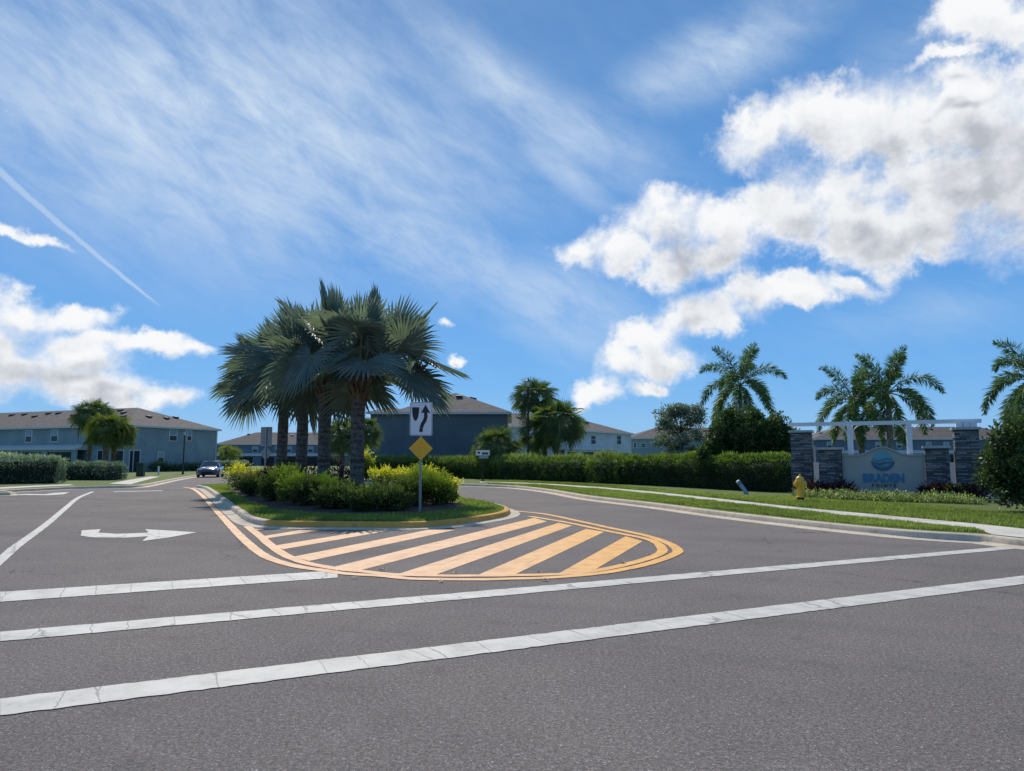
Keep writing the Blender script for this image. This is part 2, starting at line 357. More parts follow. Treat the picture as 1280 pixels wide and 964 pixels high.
simple('glass_dark', (.015, .022, .032), .25, 0, .3, 2, spec=.4)
simple('porch_shingle', (.60, .55, .48), .8, 0, .08); simple('car_glass', (.02, .035, .05), .08, 0, .1, 2, spec=.5); simple('glass_blind', (.22, .30, .36), .3, 0, .1, 2)
simple('screen_dark', (.010, .012, .016), .7, 0, .5, 3)
simple('vent_dark', (.025, .022, .022), .7)
simple('car_paint', (.055, .065, .085), .22, .3, .05, coat=1.0)
simple('tyre', (.012, .012, .012), .8)
simple('rim', (.35, .36, .38), .3, .8)
simple('headlight_glass', (.75, .78, .82), .12, .2, .05)
simple('panel_grey', (.41, .39, .355), .8, 0, .06, 1.5, .15, 60)
simple('letter_blue', (.035, .20, .37), .5, 0, .05)
simple('letter_dark', (.045, .055, .065), .5, 0, .05)
simple('logo_aqua', (.16, .36, .42), .5, 0, .05)
simple('logo_navy', (.022, .11, .19), .5, 0, .05)
simple('logo_teal', (.045, .22, .33), .5, 0, .05)
simple('cap_stone', (.42, .42, .41), .7, 0, .1)
simple('pvc_blue', (.24, .34, .50), .5, 0, .25, 8)
simple('dry_leaf', (.50, .36, .20), .8, 0, .35, 40)
simple('utility_green', (.03, .055, .035), .5)
stucco('wall_slate', (.25, .305, .32)); stucco('wall_navy', (.122, .150, .170)); stucco('wall_white', (.55, .56, .58))
stucco('wall_teal', (.25, .32, .33)); stucco('wall_far', (.13, .165, .21)); stucco('porch_blue', (.17, .24, .29))
bark('bark_bismarck', (.075, .068, .062), (.20, .18, .165), 9); bark('bark_sabal', (.07, .055, .045), (.24, .19, .15), 10)
bark('bark_foxtail', (.11, .10, .085), (.27, .26, .23), 20); bark('bark_brown', (.04, .03, .02), (.13, .10, .07), 8)
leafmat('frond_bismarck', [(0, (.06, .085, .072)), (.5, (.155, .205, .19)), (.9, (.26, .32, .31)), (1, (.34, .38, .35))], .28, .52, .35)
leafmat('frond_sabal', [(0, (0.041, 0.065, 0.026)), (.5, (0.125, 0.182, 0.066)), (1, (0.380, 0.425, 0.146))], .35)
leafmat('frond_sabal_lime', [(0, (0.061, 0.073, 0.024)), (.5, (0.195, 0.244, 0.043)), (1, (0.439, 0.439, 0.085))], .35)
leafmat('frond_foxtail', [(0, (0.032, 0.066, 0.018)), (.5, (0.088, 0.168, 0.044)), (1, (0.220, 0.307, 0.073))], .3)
leafmat('dead_frond', [(0, (.13, .08, .04)), (1, (.30, .21, .11))], .2)
leafmat('petiole', [(0, (.16, .20, .12)), (1, (.38, .38, .27))], .05)
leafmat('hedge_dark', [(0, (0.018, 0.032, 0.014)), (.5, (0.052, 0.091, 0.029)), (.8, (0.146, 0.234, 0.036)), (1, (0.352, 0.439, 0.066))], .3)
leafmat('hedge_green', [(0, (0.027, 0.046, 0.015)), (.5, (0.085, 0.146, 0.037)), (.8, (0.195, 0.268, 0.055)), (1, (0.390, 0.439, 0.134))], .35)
leafmat('hedge_silver', [(0, (0.044, 0.066, 0.066)), (.5, (0.146, 0.212, 0.168)), (.8, (0.366, 0.454, 0.293)), (1, (0.614, 0.673, 0.484))], .25)
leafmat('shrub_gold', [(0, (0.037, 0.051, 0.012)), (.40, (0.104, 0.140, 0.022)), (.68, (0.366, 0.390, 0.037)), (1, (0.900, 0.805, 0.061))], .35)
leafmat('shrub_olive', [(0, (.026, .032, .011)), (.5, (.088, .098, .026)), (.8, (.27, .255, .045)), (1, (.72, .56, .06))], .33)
leafmat('shrub_purple', [(0, (.015, .008, .010)), (.6, (.065, .018, .03)), (1, (.28, .10, .10))], .3)
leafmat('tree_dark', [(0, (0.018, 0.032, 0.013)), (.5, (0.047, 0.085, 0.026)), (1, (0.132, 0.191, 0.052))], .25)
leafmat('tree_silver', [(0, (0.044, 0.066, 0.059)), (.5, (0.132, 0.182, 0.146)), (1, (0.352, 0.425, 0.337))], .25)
leafmat('groundcover', [(0, (0.073, 0.118, 0.029)), (.5, (0.205, 0.278, 0.073)), (1, (0.614, 0.614, 0.293))], .3)
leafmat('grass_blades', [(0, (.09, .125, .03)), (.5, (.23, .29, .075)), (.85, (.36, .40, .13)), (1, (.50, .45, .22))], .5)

# ------------------------------------------------------------------ object helpers
def tag(o, label=None, cat=None, group=None, kind=None):
    if label: o['label'] = label
    if cat: o['category'] = cat
    if group: o['group'] = group
    if kind: o['kind'] = kind
    return o
def empty(name, loc, label, cat, group=None, rz=0):
    o = bpy.data.objects.new(name, None); C.objects.link(o); o.empty_display_size = .3
    o.location = loc; o.rotation_euler = (0, 0, rz); return tag(o, label, cat, group)
def link(name, me, mat, parent=None):
    o = bpy.data.objects.new(name, me); C.objects.link(o)
    if mat: me.materials.append(MATS[mat] if isinstance(mat, str) else mat)
    if parent: o.parent = parent
    return o
def copy_tree(o, parent=None):
    c = o.copy(); C.objects.link(c)
    if parent: c.parent = parent
    for ch in list(o.children): copy_tree(ch, c)
    return c
class MB:                                # plain mesh collector
    def __init__(s): s.v = []; s.f = []; s.att = []
    def add(s, vs_, fs_):
        n = len(s.v); s.v += [tuple(x) for x in vs_]; s.f += [tuple(i+n for i in f) for f in fs_]; return s
    def box(s, c, d, rz=0):
        x, y, z = (k/2 for k in d); cs, sn = math.cos(rz), math.sin(rz); P = []
        for k in (-z, z):
            for (a, b_) in ((-x, -y), (x, -y), (x, y), (-x, y)): P.append((c[0]+a*cs-b_*sn, c[1]+a*sn+b_*cs, c[2]+k))
        return s.add(P, [(0, 3, 2, 1), (4, 5, 6, 7), (0, 1, 5, 4), (1, 2, 6, 5), (2, 3, 7, 6), (3, 0, 4, 7)])
    def tube(s, pts, rad, seg=10, cap=True):
        pts = [Vector(p) for p in pts]; n = len(pts); V = []
        for i, p in enumerate(pts):
            t = (pts[min(i+1, n-1)]-pts[max(i-1, 0)]).normalized()
            a = t.orthogonal() if abs(t.z) < .99 else Vector((1, 0, 0)); a = (a-t*a.dot(t)).normalized()
            if abs(t.z) < .9: a = Vector((0, 0, 1)); a = (a-t*a.dot(t)).normalized()
            b_ = t.cross(a); r = rad[i] if hasattr(rad, '__len__') else rad
            for k in range(seg):
                th = 2*math.pi*k/seg; V.append(p+(a*math.cos(th)+b_*math.sin(th))*r)
        Fs = [(i*seg+k, i*seg+(k+1) % seg, (i+1)*seg+(k+1) % seg, (i+1)*seg+k) for i in range(n-1) for k in range(seg)]
        if cap: Fs += [tuple(range(seg))[::-1], tuple((n-1)*seg+k for k in range(seg))]
        return s.add(V, Fs)
    def lathe(s, prof, c=(0, 0, 0), seg=20, axis='Z'):
        V = []; n = len(prof)
        for r, z in prof:
            for k in range(seg):
                th = 2*math.pi*k/seg; a, b_ = r*math.cos(th), r*math.sin(th)
                q = (a, b_, z) if axis == 'Z' else ((z, a, b_) if axis == 'X' else (a, z, b_))
                V.append((q[0]+c[0], q[1]+c[1], q[2]+c[2]))
        Fs = [(i*seg+k, i*seg+(k+1) % seg, (i+1)*seg+(k+1) % seg, (i+1)*seg+k) for i in range(n-1) for k in range(seg)]
        Fs += [tuple(range(seg))[::-1], tuple((n-1)*seg+k for k in range(seg))]
        return s.add(V, Fs)
    def prism(s, poly, y0, y1):          # polygon in x,z extruded along y
        n = len(poly); V = [(x, y0, z) for x, z in poly]+[(x, y1, z) for x, z in poly]
        return s.add(V, [tuple(range(n)), tuple(range(2*n-1, n-1, -1))]+[(i, (i+1) % n+0, (i+1) % n+n, i+n) for i in range(n)])
    def build(s, name, mat, parent=None, smooth=False, bevel=0):
        me = bpy.data.meshes.new(name); me.from_pydata(s.v, [], s.f); me.update()
        if s.att:
            a = me.attributes.new('v', 'FLOAT', 'POINT'); a.data.foreach_set('value', np.array(s.att, dtype=np.float32))
        o = link(name, me, mat, parent)
        import bmesh
        bm = bmesh.new(); bm.from_mesh(me); bmesh.ops.recalc_face_normals(bm, faces=bm.faces)
        if bevel: bmesh.ops.bevel(bm, geom=bm.edges[:], offset=bevel, segments=2, affect='EDGES', clamp_overlap=True)
        bm.to_mesh(me); bm.free()
        if smooth:
            for p in me.polygons: p.use_smooth = True
            try: me.set_sharp_from_angle(angle=R(40))
            except Exception: pass
        return o
def npmesh(name, V, Q, att, mat, parent=None):   # quick quad mesh from arrays
    me = bpy.data.meshes.new(name); nv, nf = len(V), len(Q); k = Q.shape[1]
    me.vertices.add(nv); me.vertices.foreach_set('co', V.astype(np.float32).ravel())
    me.loops.add(nf*k); me.loops.foreach_set('vertex_index', Q.astype(np.int32).ravel())
    me.polygons.add(nf); me.polygons.foreach_set('loop_start', np.arange(0, nf*k, k, dtype=np.int32)); me.polygons.foreach_set('loop_total', np.full(nf, k, dtype=np.int32))
    me.update(calc_edges=True)
    if att is not None:
        a = me.attributes.new('v', 'FLOAT', 'POINT'); a.data.foreach_set('value', np.clip(att, 0, 1).astype(np.float32))
    return link(name, me, mat, parent)
def sheet(name, pts, mat, kind='structure'):
    me = bpy.data.meshes.new(name); me.from_pydata([tuple(p) for p in pts], [], [tuple(range(len(pts)))]); me.update()
    if me.polygons[0].normal.z < 0: me.flip_normals()
    o = link(name, me, mat); return tag(o, kind=kind)
def catmull(P, n=8):
    P = [Vector(p) for p in P]; out = []
    Q = [P[0]*2-P[1]]+P+[P[-1]*2-P[-2]]
    for i in range(1, len(Q)-2):
        for k in range(n):
            t = k/n; a, b_, c, d = Q[i-1:i+3]
            out.append(.5*((2*b_)+(c-a)*t+(2*a-5*b_+4*c-d)*t*t+(3*b_-a-3*c+d)*t**3))
    out.append(P[-1]); return out
def normals2(path):
    out = []
    for i in range(len(path)):
        t = (path[min(i+1, len(path)-1)]-path[max(i-1, 0)]); t.z = 0; t.normalize(); out.append(Vector((t.y, -t.x, 0)))   # right-hand side
    return out
def resample(path, step):
    out = [path[0]]; acc = 0
    for a, b_ in zip(path, path[1:]):
        L = (b_-a).length
        if L < 1e-6: continue
        t = step-acc
        while t < L: out.append(a.lerp(b_, t/L)); t += step
        acc = (acc+L) % step
    out.append(path[-1]); return out
def ribbon(name, path, wdt, z, mat, jit=.006):
    path = resample([Vector((p.x, p.y, 0)) for p in path], .12); ns = normals2(path); V = []; Fs = []
    for i, (p, n_) in enumerate(zip(path, ns)):
        a = wdt/2+random.uniform(-jit, jit); b_ = wdt/2+random.uniform(-jit, jit)
        V += [(p.x+n_.x*a, p.y+n_.y*a, z), (p.x-n_.x*b_, p.y-n_.y*b_, z)]
        if i: Fs.append((2*i-2, 2*i-1, 2*i+1, 2*i))
    mb = MB(); mb.add(V, Fs); return tag(mb.build(name, mat), kind='structure')

# ------------------------------------------------------------------ ground, roads, kerbs
ZL = .15
sheet('ground', [(-3000, -600, -.03), (3000, -600, -.03), (3000, 4500, -.03), (-3000, 4500, -.03)], 'lawn')
sheet('road', [(-200, -60, 0), (200, -60, 0), (200, 420, 0), (-200, 420, 0)], 'asphalt')

isl_px = [(249.5,606.7),(260.6,608.6),(276.9,618.4),(291.1,628.6),(305.3,637.7),(317.5,645.0),(333.8,648.9),(355,650.6),(402.8,651.3),(480,651.9),(525,651.5),(561.9,649.0),(602.5,643.6),(622,640.0),(629,637.2),(629.5,634.6),(622.8,631.4),(608,627.8),(590,624.6),(565,620)]
isl = [G(x, y, ZL) for x, y in isl_px]
far = isl[-1]; isl += [Vector((far.x-1.9, far.y+5, ZL)), Vector((-7.0, 38.6, ZL)), Vector((-9.4, 42.2, ZL)), Vector((-12.6, 43.6, ZL)), Vector((-15.6, 42.8, ZL))]
isl = [Vector((p.x, p.y, 0)) for p in isl]
isl_s = catmull(isl+[isl[0]], 6)
KP = [(0, .15), (.11, .15), (.145, .142), (.165, .12), (.185, .035), (.21, .020), (.46, .008), (.47, -.02)]
def kerb(name, path, side, mat, prof=KP, i0=None, i1=None, closed=False):
    path = [Vector((p.x, p.y, 0)) for p in path]; ns = normals2(path)
    if closed: ns[0] = ns[-1] = (ns[0]+ns[-1]).normalized()
    if i0 is not None: path = path[i0:i1]; ns = ns[i0:i1]
    V = []; Fs = []; k = len(prof)
    for p, n_ in zip(path, ns):
        for d, z in prof: V.append((p.x+n_.x*d*side, p.y+n_.y*d*side, z))
    for i in range(len(path)-1):
        for j in range(k-1): Fs.append((i*k+j, i*k+j+1, (i+1)*k+j+1, (i+1)*k+j))
    mb = MB(); mb.add(V, Fs); return tag(mb.build(name, mat, smooth=True), kind='structure')
GUT = [(.186, .032), (.21, .020), (.46, .009), (.47, -.02)]
TOP = KP[:5]
# island runs: the head of the kerb is painted yellow between two path points
ia = 6*6+2; ib = 6*15+3
kerb('kerb', isl_s, 1, 'concrete', TOP, 0, ia+1)
kerb('kerb', isl_s, 1, 'yellow_concrete', TOP, ia, ib+1)
kerb('kerb', isl_s, 1, 'concrete', TOP, ib, None)
kerb('gutter', isl_s, 1, 'concrete', GUT, closed=True)
sheet('island_lawn', [(p.x, p.y, ZL-.004) for p in isl_s[:-1]], 'lawn')

# right kerb (inbound side)
rk_px = [(1400,682),(1290,674),(1231,668),(1175,664.8),(1115,660.5),(1047,654.2),(980,647.4),(900,638.6),(823,629),(739,619.7),(692.5,612.2),(655,607.9),(620,605.8),(580,604.6),(530,603.4),(470,602.2)]
rk = [Vector((34, 6.5, 0)), Vector((20, 8.4, 0)), Vector((13.5, 10.0, 0))]+[G(x, y, ZL) for x, y in rk_px]+[Vector((-13.5, 47.5, 0)), Vector((-15.5, 56, 0)), Vector((-16, 75, 0)), Vector((-15, 140, 0)), Vector((-14, 200, 0))]
rk = catmull([Vector((p.x, p.y, 0)) for p in rk], 6)
kerb('kerb', rk, -1, 'concrete')
sheet('lawn', [(p.x, p.y, ZL-.005) for p in rk]+[(-14, 420, ZL-.005), (420, 420, ZL-.005), (420, 6.5, ZL-.005)], 'lawn')
# left kerb (outbound side, curving away behind the car)
lk_px = [(-60,616),(0,612.5),(45,610.2),(90,608.2),(130,607.4),(165,606.6),(185,604.2),(214,598.6),(236,595.2),(262,592.6)]
lk = [Vector((-90, 31, 0)), Vector((-50, 33.5, 0))]+[G(x, y, ZL) for x, y in lk_px]+[Vector((-26.5, 82, 0)), Vector((-24, 100, 0)), Vector((-22, 150, 0)), Vector((-21, 200, 0))]
lk = catmull([Vector((p.x, p.y, 0)) for p in lk], 6)
kerb('kerb', lk, 1, 'concrete')
sheet('lawn', [(p.x, p.y, ZL-.005) for p in lk]+[(-21, 420, ZL-.005), (-420, 420, ZL-.005), (-420, 31, ZL-.005)], 'lawn')
# pavements
def gp(l, z=.155): return [G(x, y, z) for x, y in l]
sw_t = [(600,602.0),(655,603.6),(692,605.2),(750,609),(820,615),(900,623.6),(1000,634.6),(1100,643.6),(1131,646.6),(1223,655),(1280,661),(1400,672)]
sw_b = [(1420,682.5),(1292,673.2),(1240,668),(1231,664.6),(1217,660),(1101,648.8),(1000,638.4),(900,627),(820,617.6),(750,611),(692,606.8),(655,604.9),(600,603.0)]
sheet('sidewalk', gp(sw_t)+gp(sw_b), 'sidewalk_concrete')
mbj = MB()
for k in range(1, 46):                    # expansion joints across the pavement
    t = 1+k*.17
    i = int(t); f = t-i
    if i+1 >= len(sw_t): break
    a = G(*sw_t[i], .158).lerp(G(*sw_t[i+1], .158), f)
    o_ = [G(*q, .158) for q in sw_b[3:]]; c = min((p_.lerp(q_, m_/20) for p_, q_ in zip(o_, o_[1:]) for m_ in range(21)), key=lambda z_: (z_-a).length)
    d = (c-a).normalized(); n_ = Vector((d.y, -d.x, 0))*.008
    mbj.add([a+n_, a-n_, c-n_, c+n_], [(0, 1, 2, 3)])
tag(mbj.build('pavement_joint', 'vent_dark'), kind='structure')
sheet('sidewalk', gp([(-60,612.5),(0,609.2),(45,607),(87,605.4),(93,606.6),(45,608.8),(0,611.3),(-60,615)]), 'sidewalk_concrete')
sheet('sidewalk', gp([(136,604.6),(160,600.2),(188,595.6),(200,595.9),(182,600.2),(163,605.6)]), 'sidewalk_concrete')

# ------------------------------------------------------------------ painted markings
def A_(l): return [(x/4.923+220, y/4.923+590) for x, y in l]
def B_(l): return [(x/4.923+440, y/4.923+620) for x, y in l]
def C_(l): return [(x/4.923+640, y/4.923+620) for x, y in l]
def D_(l): return [(x/4.923, y/4.923+600) for x, y in l]
outer = A_([(50,95),(105,106),(160,145),(230,220),(300,295),(380,380),(460,455),(540,515),(640,557),(760,587),(900,607),(1040,628),(1280,643)])+B_([(350,511),(500,515),(800,517)])+C_([(0,512),(200,507),(420,491),(600,470),(800,430),(930,390),(1005,358),(1020,338),(980,302),(880,262),(760,231),(600,198),(400,154),(200,113),(0,92)])
inner = A_([(438,336),(510,392),(575,447),(640,495),(700,528),(790,560),(900,583),(1000,600),(1130,614)])+B_([(60,466),(200,481),(350,490),(600,494),(900,493)])+C_([(0,491),(300,484),(500,465),(700,425),(850,383),(920,350),(920,318),(880,285),(810,262),(690,238),(560,212),(430,184),(300,158),(200,142),(110,127)])
ribbon('yellow_line', catmull([G(*p) for p in outer], 6), .18, .0085, 'yellow_paint')
ribbon('yellow_line', catmull([G(*p) for p in inner], 6), .18, .0085, 'yellow_paint')
stripes = [A_([(485,350),(548,350),(500,358)]),
 A_([(530,396),(760,358),(880,360),(562,408)]), A_([(612,452),(1200,358)])+B_([(225,214)])+A_([(660,476)]),
 A_([(722,522)])+B_([(470,208),(640,208)])+A_([(818,548)]), A_([(972,584)])+B_([(1120,135),(1200,157),(50,458)]),
 B_([(285,480),(1270,166)])+C_([(372,182)])+B_([(505,488)]), B_([(760,492)])+C_([(455,203),(568,221)])+B_([(985,492)]),
 C_([(285,478),(700,248),(803,279),(500,460)])]
for s_ in stripes: sheet('yellow_stripe', [G(x, y, .0045) for x, y in s_], 'yellow_paint')
def quadline(name, a, b_):                # a: left end (top px, bottom px); b: right end
    (x0, t0, u0), (x1, t1, u1) = a, b_; n = 160; V = []; Fs = []
    P0, P1, Q0, Q1 = G(x0, t0), G(x1, t1), G(x0, u0), G(x1, u1)
    for i in range(n+1):
        t = i/n; p = P0.lerp(P1, t); q = Q0.lerp(Q1, t); e = (p-q).normalized()
        p = p+e*random.gauss(0, .006); q = q+e*random.gauss(0, .006)
        V += [(p.x, p.y, .006), (q.x, q.y, .006)]
        if i: Fs.append((2*i-2, 2*i-1, 2*i+1, 2*i))
    mb = MB(); mb.add(V, Fs); return tag(mb.build(name, 'white_paint'), kind='structure')
quadline('crosswalk_line', (0, 874.5, 895.5), (1280, 720, 730.5))
quadline('crosswalk_line', (0, 790.5, 802.5), (1268, 682.5, 686.5))
quadline('stop_line', (0, 740.5, 753), (422, 713.5, 722.5))
ribbon('lane_line', catmull([G(*p) for p in [(-25,722),(5,696.5),(20.3,683.2),(40.6,668.6),(61,653.2),(81,636.2),(97.5,622.8),(116,614.9)]], 6), .17, .006, 'white_paint')
sheet('stop_line', [G(x, y, .006) for x, y in [(142,614.4),(203,613.1),(203,613.7),(142,615.0)]], 'white_paint')
sheet('turn_arrow', [G(x, y, .006) for x, y in D_([(497,342),(503,310),(618,303),(606,325),(720,331),(830,328),(916,324),(893,303),(1030,311),(1210,322),(1050,352),(875,376),(912,346),(780,355),(650,354),(560,353)])], 'white_paint')
sheet('turn_arrow', [G(x, y, .006) for x, y in D_([(20,91),(95,89),(170,86),(275,88),(330,80),(430,75),(395,88),(300,94),(150,93),(60,94)])], 'white_paint')

# ------------------------------------------------------------------ foliage helpers
def unit(v): return v/np.maximum(np.linalg.norm(v, axis=-1, keepdims=True), 1e-9)
def leaves(P, Nn, L, W, att, droop=0.0, spread=.8):
    """diamond leaves at P roughly growing along Nn"""
    n = len(P); a = unit(Nn+rng.normal(0, spread, (n, 3))); a[:, 2] -= droop; a = unit(a)
    s = unit(np.cross(a, rng.normal(0, 1, (n, 3)))); L = np.asarray(L).reshape(-1, 1)*rng.uniform(.7, 1.25, (n, 1)); W = W*rng.uniform(.75, 1.2, (n, 1))
    V = np.stack([P, P+a*L*.5+s*W*.5, P+a*L, P+a*L*.5-s*W*.5], 1).reshape(-1, 3)
    Q = np.arange(4*n).reshape(n, 4); return V, Q, np.repeat(att, 4)
def noise3(P, s, seed=0):
    r = np.random.default_rng(seed); out = 0
    for k in range(5):
        d = r.normal(0, 1, 3)*s*(1+.6*k); out = out+np.sin(P@d+r.uniform(0, 6.28))/(1+.4*k)
    return out/2.2
def leafball(n, c, rad, L, W, seed, bump=.22, shell=.55, att0=.45, flat=0, lobes=10, top=.35):
    """lobed ellipsoid of leaves; returns arrays"""
    r = np.random.default_rng(seed); rad = np.array(rad); lc = unit(r.normal(0, 1, (lobes, 3))); lw = r.uniform(.6, 1, lobes)
    d = unit(r.normal(0, 1, (n, 3)));
    if flat: d[:, 2] = np.where(d[:, 2] < -flat, -d[:, 2], d[:, 2])
    dots = d@lc.T; k = np.max(np.exp((dots-1)*(7+lobes*.35))*lw, 1)
    rr = (1-bump+bump*2*k)*(1-(1-shell)*r.random(n)**1.6)
    P = np.array(c)+d*rr[:, None]*rad
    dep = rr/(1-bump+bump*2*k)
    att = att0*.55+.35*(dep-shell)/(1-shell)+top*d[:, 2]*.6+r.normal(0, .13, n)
    return leaves(P, d+np.array([0, 0, .35]), L, W, att)
def merge(parts):
    V = []; Q = []; A = []; o = 0
    for v, q, a in parts: V.append(v); Q.append(q+o); A.append(a); o += len(v)
    return np.concatenate(V), np.concatenate(Q), np.concatenate(A)

# fan palm leaf
def fan(org, dr, nrm, Rr, nseg, span, cup, droop, js, sw, V, Q, A, a0, r):
    dr = unit(dr); nrm = unit(nrm-dr*np.dot(nrm, dr)); side = np.cross(dr, nrm)
    for k in range(nseg):
        th = -span+2*span*(k+.5)/nseg+r.normal(0, .012); dth = span/nseg*1.08
        ln = Rr*(1-.22*(abs(th)/span)**2)*r.uniform(.9, 1.06); dz = droop*r.uniform(.5, 1.6)
        def pt(t, ang, fold):
            d = dr*math.cos(ang)+side*math.sin(ang)
            p = org+d*ln*t+nrm*(cup*ln*t*(math.sin(ang*.5)**2*1.3-.12)+fold)
            p[2] -= dz*ln*max(0, t-.4)**2*2.2; return p
        b_ = len(V); f = .016*Rr; g_ = dth*js/.78*sw
        V += [pt(.03, th, 0), pt(js, th-dth, f), pt(js, th, -f), pt(js, th+dth, f), pt(1, th+r.normal(0, .02), 0), pt(.78, th-g_*.8, f*.6), pt(.78, th+g_*.8, f*.6), pt(.78, th, -f)]
        Q += [(b_, b_+1, b_+2, b_+2), (b_, b_+2, b_+3, b_+3), (b_+1, b_+5, b_+7, b_+2), (b_+2, b_+7, b_+6, b_+3), (b_+7, b_+5, b_+4, b_+4), (b_+7, b_+4, b_+6, b_+6)]
        a = a0+r.uniform(-.12, .12)
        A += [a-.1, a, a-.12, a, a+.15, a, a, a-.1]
def trimesh(V, Q):                        # split the degenerate quads into triangles
    T = []
    for q in Q:
        if q[2] == q[3]: T.append(q[:3])
        else: T += [(q[0], q[1], q[2]), (q[0], q[2], q[3])]
    return np.array(T)
def fanpalm_crown(name, seed, nf, pet, Rr, nseg, mat, heart, parent, elmin=-35, droop=.1, span=2.4, cup=.3, a_lo=.3, a_hi=.68, petr=.022, js=.52, sw=.8, roll=.6, tilt=-14, tsd=26):
    r = np.random.default_rng(seed); V = []; Q = []; A = []; pm = MB(); Z = np.array([0, 0, 1.])
    for i in range(nf):
        f = (i+.5)/nf; az = i*2.39996+r.uniform(-.3, .3); el = R(84-(84-elmin)*f**.8+r.uniform(-9, 9))
        hz = np.array([math.cos(az), math.sin(az), 0]); d = hz*math.cos(el)+Z*math.sin(el)
        L = pet*(.55+.55*min(1, f*2))*r.uniform(.88, 1.12); pts = []; p = np.array(heart)+hz*.13-Z*.25*f
        for k in range(5):
            pts.append(tuple(p)); p = p+d*L/4; d = unit(d-Z*(.04+.06*(1-abs(d[2]))))
        pm.tube(pts, [petr*2.0, petr*1.3, petr, petr*.9, petr*.8], 5); pm.att += [r.uniform(.2, .9)]*25
        ez = math.asin(max(-1, min(1, d[2]))); e2 = ez+R(r.normal((26 if el > R(20) else -6) if petr > .03 else tilt*math.cos(el), tsd*.7 if petr > .03 else tsd)); e2 = max(R(-80), min(R(88), e2))
        sd_ = np.cross(Z, hz); rd = hz*math.cos(e2)+Z*math.sin(e2)+sd_*r.normal(0, .22); rd = unit(rd)
        nrm = -hz*math.sin(e2)+Z*math.cos(e2); ro = r.normal(0, roll); nrm = nrm*math.cos(ro)+np.cross(rd, nrm)*math.sin(ro)
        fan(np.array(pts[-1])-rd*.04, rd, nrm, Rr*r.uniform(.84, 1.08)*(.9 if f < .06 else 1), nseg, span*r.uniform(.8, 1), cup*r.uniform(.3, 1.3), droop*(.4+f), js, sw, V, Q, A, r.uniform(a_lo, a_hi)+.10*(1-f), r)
    o = npmesh(name, np.array(V), trimesh(V, Q), np.array(A), mat, parent)
    pm.build('petiole', 'petiole', o, smooth=True)
    return o
def palm_trunk(name, h, r0, r1, mat, parent, lean=(0, 0), seed=0, bulge=0, seg=14):
    r = np.random.default_rng(seed); n = max(12, int(h*9)); pts = []; rad = []
    for i in range(n+1):
        t = i/n; pts.append((lean[0]*t*t+.015*math.sin(t*5+seed), lean[1]*t*t, h*t))
        rad.append((r0+(r1-r0)*t+bulge*math.exp(-((t-.0)*9)**2))*(1+.012*math.sin(i*2.1)+r.uniform(-.022, .022)))
    mb = MB(); mb.tube(pts, rad, seg); return mb.build(name, mat, parent, smooth=True)
def boots(name, n, z0, z1, r, mat, parent, seed, ln=.35, wd=.09, lean=(0, 0)):
    rr = np.random.default_rng(seed); mb = MB()
    for i in range(n):
        f = i/n; az = i*2.39996; z = z0+(z1-z0)*f
        c = Vector((lean[0]+math.cos(az)*r*.8, lean[1]+math.sin(az)*r*.8, z)); out = Vector((math.cos(az), math.sin(az), 0))
        p1 = c+out*.10+Vector((0, 0, ln*.5)); p2 = c+out*(.22+.1*f)+Vector((0, 0, ln*rr.uniform(.8, 1.1)))
        mb.tube([c, p1, p2], [wd, wd*.62, wd*.3], 6); mb.att += [rr.uniform(.1, .8)]*18
    return mb.build(name, mat, parent)
# pinnate palm
def foxtail_crown(name, seed, nf, L, heart, mat, parent, lo=-25, a_lo=.3, a_hi=.65):
    r = np.random.default_rng(seed); PP = []; NN = []; LL = []; AT = []; rm = MB()
    for i in range(nf):
        f = (i+.5)/nf; az = i*2.39996+r.uniform(-.2, .2); el = R(82-(82-lo)*f**1.1)
        d = np.array([math.cos(az)*math.cos(el), math.sin(az)*math.cos(el), math.sin(el)]); p = np.array(heart, float)
        ln = L*r.uniform(.88, 1.08); m = 26; pts = []; a0 = r.uniform(a_lo, a_hi)
        for k in range(m+1):
            t = k/m; pts.append(tuple(p)); p = p+d*ln/m
            d = unit(d-np.array([0, 0, (.036+.085*t)*(.6+.9*math.cos(el))]))
            if t > .14:
                sd_ = unit(np.cross(d, [0, 0, 1])); upn = np.cross(sd_, d)
                w_ = math.sin(min(1, (t-.1)/.9*1.0)*math.pi*.82+.25)
                for q in range(17):
                    ph = r.uniform(0, 2*math.pi); ax = sd_*math.cos(ph)+upn*math.sin(ph)*.8
                    PP.append(p+d*r.uniform(-.5, .5)*ln/m); NN.append(ax+d*.55-np.array([0, 0, .25])); LL.append(.47*max(.35, w_)*L/2.5); AT.append(a0+r.normal(0, .12))
        rm.tube(pts[::2], list(np.linspace(.035, .008, len(pts[::2]))), 5)
    rm.att = [.5]*len(rm.v)
    v, q, a = leaves(np.array(PP), np.array(NN), np.array(LL), .036*L/2.5, np.array(AT), .1, .12)
    o = npmesh(name, v, q, a, mat, parent); rm.build('rachis', 'petiole', o)
    return o

